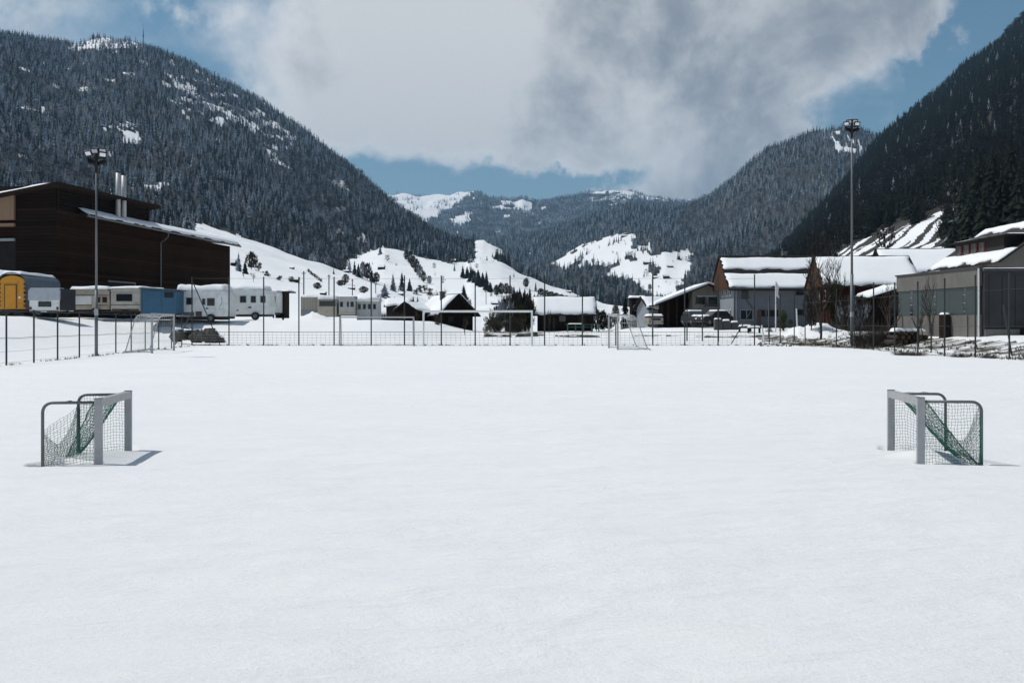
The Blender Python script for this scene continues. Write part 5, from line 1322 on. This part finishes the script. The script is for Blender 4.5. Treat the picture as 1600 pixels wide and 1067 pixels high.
def hall():
    # long hall running towards the camera: concrete base, green glass band, pale concrete top band
    Yn, Yf = 56.0, 66.0; xn, xf = X_(1531, Yn), X_(1402, Yf); rz = math.atan2(Yf - Yn, xf - xn)  # local x from near corner to far corner
    b = .7; L = math.hypot(Yf - Yn, xf - xn); H = 4.62
    t = thing('sports_hall', 'low concrete hall with a band of green glass panels behind the right fence', 'building', (xn, Yn, 0), rz)
    # wall faces local +y (towards the pitch), so depth goes to local -y
    MB().box(0, -7.0, b - .8, L, 0, 2.02).build('base_wall', 'concrete', t)
    MB().box(.0, -7.0, 3.62, L, .05, H).build('top_band', 'concrete', t)
    MB().box(.1, -6.9, 2.02, L - .1, -.18, 3.62).build('core', 'dark_grey', t)
    MB().box(-.1, -7.1, H + .003, L + .1, .12, H + .09).build('roof', 'dark_grey', t)
    n = 7; e = .05; x = e
    ws = [1.5, .28, 1.6, 1.55, .3, 1.5, 1.2, .35, L - 8.28 - .1]
    for k, w in enumerate(ws):
        m = 'glass' if w < .5 else 'green_glass'
        p = boxpart(t, 'glass_panel', m, x + .012, -.16, 2.04, x + w - .012, -.05 - .004 * (k % 2), 3.6)
        if w < .5:
            for q in range(3): boxpart(p, 'louvre', 'pale_wall', x + .02, -.045, 2.2 + q * .48, x + w - .02, -.02, 2.24 + q * .48)
        x += w
    for k in range(5): MB().tube([(1.2 + k * 2.0, .06, b - .5), (1.2 + k * 2.0, .06, 2.0)], .025, 5).build('joint_cover', 'dark_concrete', t)
    boxpart(t, 'box', 'dark_wood', 3.1, .06, .6, 3.6, .5, 2.05); MB().slab(Matrix.Translation((3.1, .06, 2.05)), .5, .44, .1, 8, 5, .04, 2).build('snow_cap', 'snow', t, True)
    MB().tube([(-.02, .08, b), (-.02, .08, H)], .05, 8).build('downpipe', 'white_paint', t)
    # dark shed block at the right edge
    t = thing('concrete_block', 'dark flat-roofed concrete shed filling the right edge behind the fence', 'building', (xn + .12, Yn - .3, 0), R(-2))
    MB().box(0, 0, .55, 14, 9, 4.45).build('wall', 'dark_concrete', t); MB().box(-.05, -.08, 4.453, 14, 9, 4.6).build('roof_edge', 'dark_grey', t)
    MB().slab(Matrix.Translation((-.03, -.05, 4.6)), 14, 9, .10, 24, 10, .05, 2).build('roof_snow', 'snow', t, True)
    boxpart(t, 'plinth', 'concrete', .0, -.12, .2, 1.9, -.004, 1.2); g = boxpart(t, 'gate', 'brown_trim', 2.4, -.08, .5, 3.6, -.004, 3.4)
    for k in range(3): boxpart(t, 'panel', 'dark_concrete', .25 + k * .72, -.035, 1.3, .93 + k * .72, -.004, 4.2)
    boxpart(t, 'bench', 'dark_wood', 1.95, -.5, .75, 3.6, -.15, 1.25)
hall()

# vehicles parked at the farmhouse
def car(name, label, px, Y, by, rz, m, L=4.2, W=1.75, H=1.45, snow=.12):
    x = X_(px, Y); t = thing(name, label, 'car', (x, Y, Z_(by, Y)), rz, 'cars parked at the farmhouse')
    prof = [(-L / 2, .3), (L / 2, .3), (L / 2, .75), (L / 2 - .15, .88), (L * .25, .95), (L * .08, H), (-L * .28, H), (-L * .42, .98), (-L / 2 + .03, .9)]
    b = MB().prism(prof, -W / 2, W / 2, 'y').build('body', m, t); bv = b.modifiers.new('bevel', 'BEVEL'); bv.width = .06; bv.segments = 2
    for s in (-1, 1):
        MB().prism([(L * .20, .97), (L * .07, H - .08), (-L * .26, H - .08), (-L * .38, .99)], s * W / 2 - .01 if s > 0 else -W / 2 - .012, s * W / 2 + .012 if s > 0 else -W / 2 + .01, 'y').build('side_window', 'glass', t)
        for wx in (-L * .3, L * .3): wheel(t, wx, s * (W / 2 - .18), .31, s)
    MB().prism([(L * .245, .955), (L * .085, H - .05), (L * .095, H - .03), (L * .255, .975)], -W / 2 + .12, W / 2 - .12, 'y').build('windscreen', 'glass', t)
    for s in (-.6, .6): boxpart(t, 'headlight', 'lens', L / 2 + .001, s - .15, .62, L / 2 + .03, s + .15, .74)
    MB().slab(Matrix.Translation((-L * .28, -W / 2 + .05, H - .01)), L * .36, W - .1, snow, 10, 8, .05, 2).build('roof_snow', 'snow', t, True)
    MB().slab(basis((L * .26, -W / 2 + .08, .95), (1, 0, -.08), (0, 1, 0)), L * .2, W - .16, snow, 8, 8, .05, 3).build('bonnet_snow', 'snow', t, True)
    return t
car('parked_car', 'dark car with snow on roof before the left garage door', 1086, 106, 507.5, R(-80), 'car_dark')
car('parked_car', 'dark car with raised snowy bonnet beside the grey house corner', 1116, 103, 508, R(200), 'car_dark', L=3.6)
def van():
    Y = 106; t = thing('parked_van', 'boxy brownish van with snow on its roof left of the farmhouse', 'van', (X_(1025, Y), Y, Z_(511, Y)), R(4))
    b = MB().prism(rpoly(-.78, .78, .3, 1.0, .1) , 0, 2.6, 'y').build('body', 'car_pale', t)
    MB().prism([(-.72, 1.0), (.72, 1.0), (.66, 1.18), (-.66, 1.18)], .1, 2.4, 'y').build('cab', 'brown_trim', t)
    window(t, 'f', 0, 0, .82, 1.1, .28, 'car_pale', .04, sill=False)
    MB().slab(Matrix.Translation((-.85, -.02, 1.17)), 1.7, 2.5, .2, 10, 8, .06, 2).build('roof_snow', 'snow', t, True)
    for s in (-1, 1): wheel(t, s * .55, .5, .26, s); boxpart(t, 'tail_light', 'red_paint', s * .66 - .06, -.03, .5, s * .66 + .06, -.003, .65)
van()
def covered_heap():
    Y = 70; x = X_(1418, 60); y = 60.0; z = gz(x, y)
    t = thing('firewood_stack', 'low rusty brown stack with snow on top before the concrete hall', 'wood stack', (x, y, z), R(20)); r = random.Random(3)
    for i in range(16):
        a = -1.2 + (i % 6) * .42 + r.uniform(-.05, .05); zz = .12 + (i // 6) * .26
        MB().tube([(a + (i // 6) * .2, -.35, zz), (a + (i // 6) * .2 + r.uniform(-.05, .05), .5, zz + r.uniform(-.03, .03))], .14, 7).build('log', 'brown_trim' if i % 3 else 'bark', t)
    MB().slab(Matrix.Translation((-1.1, -.35, .72)), 2.3, .85, .16, 14, 6, .15, 4, .5).build('snow_cap', 'snow', t, True)
covered_heap()
# flag pole and short poles in front of the grey house
def pole(name, label, px, Y, top, r, m='galvanised', cat='pole', group=None, lean=0.0, bz=None):
    x = X_(px, Y); z = gz(x, Y) if bz is None else bz; h = Z_(top, Y) - z
    o = MB().tube([(0, 0, -.2), (lean * h, 0, h)], r, 8).build(name, m); o.location = (x, Y, z); return tag(o, label, cat, group)
t = thing('flagpole', 'pale flagpole with a drooping white flag before the grey house', 'flagpole', (X_(1212, 92), 92, gz(X_(1212, 92), 92)))
h = Z_(440, 92) - t.location.z
MB().tube([(0, 0, -.2), (0, 0, h)], .06, 8, .045).build('pole', 'white_paint', t)
mb = MB(); pts = [(0.06, 0), (.30, -.5), (.22, -1.1), (.34, -1.55), (.05, -1.35)]
mb.prism([(p[0], h + p[1]) for p in pts], -.03, .03, 'y').build('flag', 'flag_cloth', t)
pole('bird_pole', 'short pole capped with a black box left of the flagpole', 1201, 82, 470, .05, 'galvanised')
pole('white_stake', 'white leaning stake in the snow before the grey house', 1246, 84, 482, .06, 'white_paint', lean=-.05)
pole('white_stake', 'tilted white stake beside the right fence corner', 1195.5, 72.5, 508, .06, 'white_paint', lean=-.18)
for (px, Y, py, nm, lab) in ((1164, 92, 512, 'bench', 'low snow-covered bench before the lower windows of the grey house'), (1178, 90, 513, 'bench', 'second snowy bench near the grey house door')):
    t = thing('garden_bench', lab, nm, (X_(px, Y), Y, gz(X_(px, Y), Y)))
    boxpart(t, 'seat', 'dark_wood', -.6, -.25, .4, .6, .25, .46)
    for s in (-.5, .5): boxpart(t, 'leg', 'dark_wood', s - .05, -.2, -.1, s + .05, .2, .398)
    MB().slab(Matrix.Translation((-.6, -.25, .46)), 1.2, .5, .16, 8, 5, .04, 2).build('snow_cap', 'snow', t, True)
t = thing('garbage_bin', 'dark waste bins with snow lids at the corner of the grey house', 'bin', (X_(1137, 95), 95, gz(X_(1137, 95), 95)))
for k in range(3):
    bb = boxpart(t, 'bin', 'dark_grey', -1.2 + k * .8, 0, -.1, -.55 + k * .8, .7, 1.0 - .15 * k); MB().slab(Matrix.Translation((-1.2 + k * .8, 0, 1.0 - .15 * k)), .65, .7, .14, 6, 6, .03, k).build('snow_cap', 'snow', bb, True)

# power poles on the slopes
for i, (px, top, base, lab) in enumerate(((474.7, 424, 462, 'wooden power pole behind the awning of the second row'), (514, 429, 463, 'wooden power pole with crossarm on the slope above the second row'),
        (550.6, 436, 462, 'wooden power pole above the mobile home roof'), (587, 443, 464, 'thin power pole beside the wide spruce on the slope'), (735.6, 468, 484, 'short power pole right behind the brown house'), (759.5, 453, 476, 'power pole on the open slope right of the brown house'))):
    x, y, z = hit(px, base); h = (base - top) / F * y
    t = thing('power_pole', lab, 'power pole', (x, y, z), 0, 'power poles on the left slope')
    MB().tube([(0, 0, -.3), (0, 0, h)], max(.14, y * .00035), 6).build('pole', 'dark_wood', t); boxpart(t, 'crossarm', 'dark_wood', -h * .09, -.1, h * .9, h * .09, .1, h * .925)
x, y, z = hit(1021, 470, 200)
Ym = 84; o = thing('lamp_post', 'tall thin lamp post with a small head right of the junior goal', 'lamp post', (X_(1019.5, Ym), Ym, gz(X_(1019.5, Ym), Ym)))
hh = Z_(431, Ym) - o.location.z
MB().tube([(0, 0, -.2), (0, 0, hh)], .05, 8).build('pole', 'galvanised', o); boxpart(o, 'lamp_head', 'dark_grey', 0, -.1, hh, .4, .1, hh + .12)

# summit mast
x, y, z = hit(224, 64, 1500); z = gz(x, y); h = 34 / F * y
t = thing('transmission_mast', 'tall lattice transmission mast on the snowy summit of the left mountain', 'mast', (x, y, z))
mb = MB()
for a in range(3): q = R(a * 120); mb.tube([(math.cos(q) * 1.6, math.sin(q) * 1.6, -2), (math.cos(q) * .5, math.sin(q) * .5, h * .7)], .35, 4)
for k in range(8): mb.box(-1.4 + k * .12, -.15, h * .08 * k, 1.4 - k * .12, .15, h * .08 * k + .5)
mb.build('lattice', 'galvanised', t); MB().tube([(0, 0, h * .7), (0, 0, h)], .35, 5, .2).build('antenna', 'galvanised', t)
MB().box(-1.6, -1, h * .42, 1.6, 1, h * .50).build('platform', 'galvanised', t)

# huts and farmhouses on the slopes
HUTS = [(456, 420.5, 7, 4, 'tiny dark hut alone high on the left snow slope'), (596, 421, 10, 7, 'grey hay hut in the bright clearing below the forest'), (460, 441, 15, 8, 'dark low barn behind the hedge on the left slope'),
        (505, 461, 9, 6, 'small dark gabled house on the slope above the second caravan row'), (549, 452, 11, 4, 'long low hut on the slope beside a hedge'), (541, 425, 8, 3, 'snow-covered hut roof at the forest edge'),
        (365, 416, 8, 11, 'dark hut beside the end of the timber hall'), (17, 297, 14, 8, 'snowy farmhouse high on the slope at far left above the timber hall'), (248, 350, 12, 8, 'farmhouse with snow roof just behind the timber hall'), (262, 354, 6, 4, 'small hut right of the farmhouse behind the timber hall'),
        (626, 461, 8, 4, 'low hut roof beside the spruce group on the slope'), (709, 409, 7, 4, 'dark hut at the forest edge above the grove'), (742, 395, 8, 3, 'dark hut on the saddle beside the forest'), (888, 457, 8, 3, 'snowy hut roof at the foot of the pasture spur'),
        (975, 371, 8, 3, 'tiny hut at the top of the middle pasture'), (1026, 436, 10, 5, 'dark farm building low on the middle pasture'), (1041, 434, 9, 5, 'dark barn beside the farm building on the middle pasture'), (1012, 413, 12, 4, 'long farmhouse roof in the middle pasture'),
        (1047, 418, 9, 4, 'dark hut above the two barns on the middle pasture'), (830, 399, 5, 3, 'tiny snow-roofed hut in the forest clearing'), (775, 476, 14, 3, 'long low shed behind the goal on the slope'), (690, 490, 12, 7, 'low snow-roofed shed left of the brown house')]
for i, (px, py, w, h, lab) in enumerate(HUTS):
    x, y, z = hit(px, py, 150); W = w / F * y; H = h / F * y
    t = thing('hut', lab, 'hut', (x, y, z - H * .1), R(random.uniform(-15, 15)))
    D = W * .7; he = H * .6
    MB().prism([(-D / 2, -H * .4), (D / 2, -H * .4), (D / 2, he), (0, H), (-D / 2, he)], -W / 2, W / 2, 'x').build('wall', 'dark_wood', t)
    for s in (-1, 1):
        M = basis((-s * -W * .56 * -1 if s < 0 else W * .56 * -1, s * -1 * D * .58, he - H * .06) if s > 0 else (W * .56, D * .58, he - H * .06), (s, 0, 0), (0, s * D * .58, H * 1.08 - he + H * .06))
        MB().box(0, 0, 0, W * 1.12, math.hypot(D * .58, H * 1.14 - he), H * .10, M).build('roof_snow', 'snow', t)
# ------------------------------------------------------------------ trees and bushes one can tell apart
T = tree
T('spruce', 372.7, 424, 31, 13, 'tall dark spruce right of the timber hall end on the slope'); T('spruce', 383, 428, 23, 12, 'shorter spruce beside the tall one right of the timber hall')
T('fuzzy', 393, 421, 25, 18, 'grey leafless tree behind the two spruces near the hall'); T('olive', 404, 424, 15, 18, 'round dark bush right of the grey leafless tree')
T('olive', 416, 431, 9, 15, 'low oval hedge bush on the left slope'); T('olive', 436, 438, 8, 16, 'dark low hedge clump on the left slope'); T('olive', 455, 441, 10, 16, 'hedge clump directly before the dark low barn')
T('bare', 396, 441, 20, 14, 'small leafless tree on the slope above the white caravans'); T('bare', 381, 434, 14, 9, 'sapling below the two spruces near the hall')
for i in range(7): T('olive', 482 + i * 3.2, 426 + i * 2.4, 6, 8, 'dark bushes forming a slanting hedge line on the left slope', 'slanting hedge on the left slope')
T('fuzzy', 496, 452, 10, 14, 'low grey bush above the second caravan row'); T('fuzzy', 540, 444, 14, 12, 'grey leafless tree left of the long low hut'); T('fuzzy', 533, 447, 9, 16, 'low scrub beside the long low hut')
T('fuzzy', 568, 458, 10, 16, 'grey scrub below the hay hut clearing')
for i, (px, b, h, w, k) in enumerate(((560, 433, 22, 12, 'spruce'), (567, 436, 24, 12, 'fuzzy'), (574, 438, 24, 14, 'fuzzy'), (581, 440, 20, 12, 'spruce'), (588, 443, 16, 12, 'fuzzy'), (554, 430, 24, 10, 'spruce'), (546, 426, 22, 10, 'spruce'))):
    T(k, px, b, h, w, 'trees of the dark belt between the left slope and the bright clearing', 'tree belt left of the clearing')
T('spruce', 614, 455, 28, 12, 'left spruce of the three standing together on the slope'); T('spruce', 628, 455, 31, 14, 'tallest middle spruce of the three on the slope'); T('spruce', 640, 455, 21, 12, 'right shorter spruce of the three on the slope')
T('spruce', 601, 466, 24, 22, 'wide low spruce left below the three spruces'); T('spruce', 616, 479, 17, 10, 'small spruce right of the mobile home'); T('spruce', 645.5, 483, 22, 11, 'left of the paired small spruces above the sheds'); T('spruce', 652.5, 483, 21, 11, 'right of the paired small spruces above the sheds')
for i, (px, b, h, w) in enumerate(((656, 458, 12, 14), (664, 459, 14, 14), (672, 461, 12, 12), (650, 460, 10, 12))): T('olive', px, b, h, w, 'round dark bushes in a row right of the three spruces', 'dark bush row right of the three spruces')
for i, (px, b, h, w) in enumerate(((635, 409, 15, 9), (641, 415, 20, 10), (646, 422, 20, 10), (651, 430, 22, 10), (656, 437, 20, 10), (662, 442, 16, 9), (671, 445, 12, 8))): T('fuzzy', px, b, h, w, 'leafless trees lining the gully across the bright pasture', 'gully trees on the bright pasture')
T('spruce', 594, 398, 14, 8, 'lone spruce at the top of the hay hut clearing')
T('spruce', 710, 424, 14, 4, 'slim dark tree standing alone above the grove')
for i, (px, b, h, w) in enumerate(((723, 432, 20, 6), (730, 434, 20, 8), (736, 437, 22, 8), (742, 440, 21, 9), (748, 444, 22, 9), (754, 447, 20, 9), (760, 451, 30, 8), (766, 455, 17, 9), (739, 434, 18, 8), (747, 438, 20, 8), (754, 442, 19, 8))): T('dark', px, b + 2, h, w * 1.7, 'dark spruces of the dense grove on the white slope', 'grove of spruces on the white slope')
T('dark', 724.5, 467, 23, 15, 'dark triangular spruce behind the brown house'); T('fuzzy', 724, 490, 26, 24, 'round leafless tree right behind the brown house gable')
for i, (px, b, h) in enumerate(((674, 482, 40), (682, 484, 42), (691, 482, 38), (699, 480, 30))): T('bare', px, b, h, 20, 'tall leafless trees clustered left of the brown house', 'leafless trees left of the brown house')
for i, (px, b, h, w) in enumerate(((776, 463, 16, 12), (783, 463, 18, 12), (791, 462, 17, 12), (797, 462, 14, 10))): T('fuzzy', px, b, h, w, 'grey bushy trees on the slope left of the dark trees', 'grey trees on the mid slope')
for i, (px, b, h, w) in enumerate(((803, 472, 26, 14), (812, 476, 28, 14), (820, 480, 30, 14), (828, 484, 36, 14), (835, 487, 30, 12), (808, 484, 30, 14), (818, 488, 30, 14))): T('dark', px, b, h, w, 'dark trees massed behind the left end of the long barn', 'dark trees behind the long barn')
T('fuzzy', 822, 450, 14, 10, 'leafless tree on the crest above the dark trees'); T('spruce', 837, 456, 15, 6, 'small lone spruce on the crest above the long barn')
for i in range(6): T('fuzzy', 845 + i * 8, 464 + i * 2, 11, 13, 'grey scrub trees behind the roof of the long barn', 'scrub behind the long barn')
for i, (px, h, w) in enumerate(((766, 30, 34), (780, 32, 34), (795, 46, 40), (812, 50, 44), (827, 42, 32))): T('olive', px, 514, h * .88, w * .85, 'dense dark evergreen bushes between the goal and the long barn', 'dark bushes behind the goal', Y=118 + i)
for i, (px, h, w) in enumerate(((775, 26, 26), (806, 30, 30))): T('twig', px, 514, h, w, 'pale twiggy bush before the dark evergreen bushes', 'twiggy bushes before the dark ones', Y=113)
for i, (px, h, w) in enumerate(((790, 50, 34), (806, 56, 36), (820, 54, 34), (778, 36, 30))): T('fuzzy', px, 512, h, w, 'brown leafless trees among the dark bushes behind the goal', 'brown trees behind the goal', Y=122 + i)
T('bare', 726, 523, 38, 20, 'small leafless tree in the open snow inside the goal frame', Y=97); T('twig', 684, 516, 20, 14, 'dark stump-like bush before the brown house', Y=112); T('bare', 684, 516, 26, 16, 'thin leafless tree before the brown house wall', Y=111)
T('bare', 652, 513, 24, 14, 'small leafless tree before the low sheds', Y=108)
for i, (px, h) in enumerate(((616, 18), (606, 16), (598, 18), (625, 16))): T('twig', px, 492, h, 18, 'brown twiggy bushes right of the mobile home', 'brown bushes by the mobile home', Y=126)
T('bare', 858, 519, 62, 12, 'slim leafless birch before the left end of the long barn', Y=108); T('bare', 866, 518, 38, 10, 'low leafless sapling right of the slim birch', Y=109)
for i, (px, h) in enumerate(((922, 26), (932, 32), (942, 30), (952, 24))): T('fuzzy', px, 504, h, 18, 'brown leafless bushes right of the long barn', 'brown bushes right of the long barn', Y=132)
T('dark', 977, 507, 55, 24, 'broad dark evergreen left of the narrow wooden hut', Y=124)
T('fuzzy', 962, 480, 30, 14, 'leafless tree behind the dark evergreen', Y=170)
# right side
T('bare', 1282, 522, 190, 80, 'tall dark leafless tree with thick trunk left of the right floodlight mast', Y=77)
T('bare', 1303, 512, 150, 60, 'second tall leafless tree before the red barn gable', Y=84)
T('olive', 1302, 513, 82, 40, 'yellow-green evergreen before the red barn', Y=83)
T('bush', 1224, 512, 34, 30, 'clipped green bush before the grey house', Y=93); T('bush', 1202, 512, 14, 18, 'low green bush left of the flagpole', Y=92)
T('bare', 1390, 546, 152, 66, 'wide leafless tree before the broad barn roof', Y=60); T('bare', 1455, 540, 152, 50, 'leafless tree before the green glass hall', Y=53.5); T('bare', 1436, 535, 92, 30, 'thin young leafless tree before the hall wall', Y=57)
for i, (px, h, w) in enumerate(((1346, 40, 44), (1366, 46, 50), (1386, 42, 44))): T('twig', px, 540, h, w, 'tangled leafless bushes right of the floodlight mast', 'tangled bushes right of the mast', Y=61)
for i, (px, h, w) in enumerate(((1268, 56, 26), (1322, 50, 34), (1345, 52, 36))): T('fuzzy', px, 520, h, w, 'brown brush against the wall of the red barn', 'brown brush at the red barn', Y=80 + i)
for i, (px, y_) in enumerate(((1410, 47.5), (1432, 46.8), (1500, 44.8), (1546, 43.5))): T('twig', px, 545, 14, 34, 'low dead weeds along the foot of the right fence', 'dead weeds at the right fence', Y=y_)
for i, (px, Y, h, w) in enumerate(((1490, 210, 110, 70), (1515, 230, 130, 76), (1540, 220, 150, 80), (1566, 235, 160, 80), (1592, 225, 170, 84), (1618, 240, 160, 80), (1503, 300, 110, 60), (1552, 310, 160, 70), (1580, 320, 170, 70), (1530, 330, 150, 66))):
    T('dark', px, 0, h, w, 'big dark spruces standing behind the house with the dormer', 'big dark spruces above the right houses', Y=Y)
T('dark', 1262, 470, 60, 26, 'dark spruce behind the roof of the grey house', Y=300); T('fuzzy', 1235, 440, 40, 40, 'leafless tree behind the ridge of the grey house', Y=240)
def berm(px0, px1, py, Y, h, label):
    x0, x1 = X_(px0, Y), X_(px1, Y); z = Z_(py, Y) - .05; L = x1 - x0
    t = thing('earth_bank', label, 'earth bank', (x0, Y, z))
    MB().slab(Matrix.Identity(4), L, 1.6, h, max(20, int(L * 5)), 8, .5, int(px0), .9).build('soil', 'earth', t)
    r = random.Random(int(px0))
    for k in range(max(3, int(L * 2))):
        a = r.uniform(.1, L - .1); q = r.uniform(.1, .22); mb = MB()
        mb.add([(a + math.cos(R(g * 60)) * q * r.uniform(.7, 1.3), .5 + math.sin(R(g * 60)) * q, h * .6 + r.uniform(0, .1)) for g in range(6)] + [(a, .5, h * .6 + q * 1.1)], [(g, (g + 1) % 6, 6) for g in range(6)])
        mb.build('clod', 'earth', t)
berm(757, 800, 527.5, 92, .26, 'dark earth bank in the snow behind the right half of the white goal')
berm(806, 842, 527.5, 91, .30, 'dark lumpy earth bank beside the right post of the white goal')
berm(862, 940, 527, 92, .14, 'long thin dark earth bank before the long low barn')
berm(1000, 1068, 528, 91, .14, 'thin dark earth bank right of the pale junior goal')
berm(1088, 1120, 529, 84, .12, 'short thin earth bank inside the dark goal frame')
# grass tufts at the fence feet
def tufts():
    r = random.Random(2); mb = MB()
    def tuft(x, y, s, n=7):
        z = gz(x, y)
        for k in range(n):
            a = r.uniform(0, 6.28); d = Vector((math.cos(a), math.sin(a), 0)); p = Vector((x, y, z - .02)) + d * r.uniform(0, s * .8); q = Vector((-d.y, d.x, 0)) * s * .16
            mb.add([p - q, p + q, p + d * s * r.uniform(.1, .7) + Vector((0, 0, s * r.uniform(.5, 1.4)))], [(0, 1, 2)])
    for i in range(170): tuft(r.uniform(-21, 20), 69 + r.uniform(-.15, .15), r.uniform(.05, .16))
    for i in range(120):
        Y = r.uniform(33, 68); tuft(-18.2 - (Y - 36) * .11 + r.uniform(-.15, .15), Y, r.uniform(.04, .14))
    for i in range(420):
        Y = r.uniform(38, 75); tuft(21.2 + r.uniform(-.7, 3.6), Y, r.uniform(.05, .2))
    for i in range(260):
        px = r.uniform(1185, 1330); Y = r.uniform(66, 80); tuft(X_(px, Y), Y, r.uniform(.05, .2))
    o = mb.build('grass', 'dry_grass'); o['kind'] = 'stuff'
tufts()

# look-alikes of one group: say which one, counted from the left
def tell_apart():
    from collections import defaultdict
    d = defaultdict(list)
    for o in bpy.data.objects:
        if o.get('label') and o.parent is None and o.get('group') and o.get('kind') is None: d[(o['group'], o['label'])].append(o)
    words = ['leftmost', 'second from left', 'third from left', 'fourth from left', 'fifth from left', 'sixth from left', 'seventh from left', 'eighth from left', 'ninth from left', 'tenth from left', 'eleventh from left']
    for (g, l), lst in d.items():
        if len(lst) < 2: continue
        lst.sort(key=lambda o: o.location.x / o.location.y)
        for i, o in enumerate(lst):
            w = words[i] if i < len(lst) - 1 else 'rightmost'
            o['label'] = ' '.join(l.split()[:13]) + ', ' + w
tell_apart()

# ------------------------------------------------------------------ air
def haze():
    m = bpy.data.materials.new('haze'); m.use_nodes = True; nt = m.node_tree; nt.nodes.clear()
    o = nt.nodes.new('ShaderNodeOutputMaterial'); v = nt.nodes.new('ShaderNodeVolumePrincipled')
    v.inputs['Color'].default_value = (0.38, 0.68, 1.0, 1); v.inputs['Density'].default_value = 6.0e-5; v.inputs['Anisotropy'].default_value = 0.1
    nt.links.new(v.outputs[0], o.inputs['Volume'])
    mb = MB().box(-13500, -13500, -60, 13500, 13500, 1900); ob = mb.build('haze', m); ob['kind'] = 'stuff'
haze()
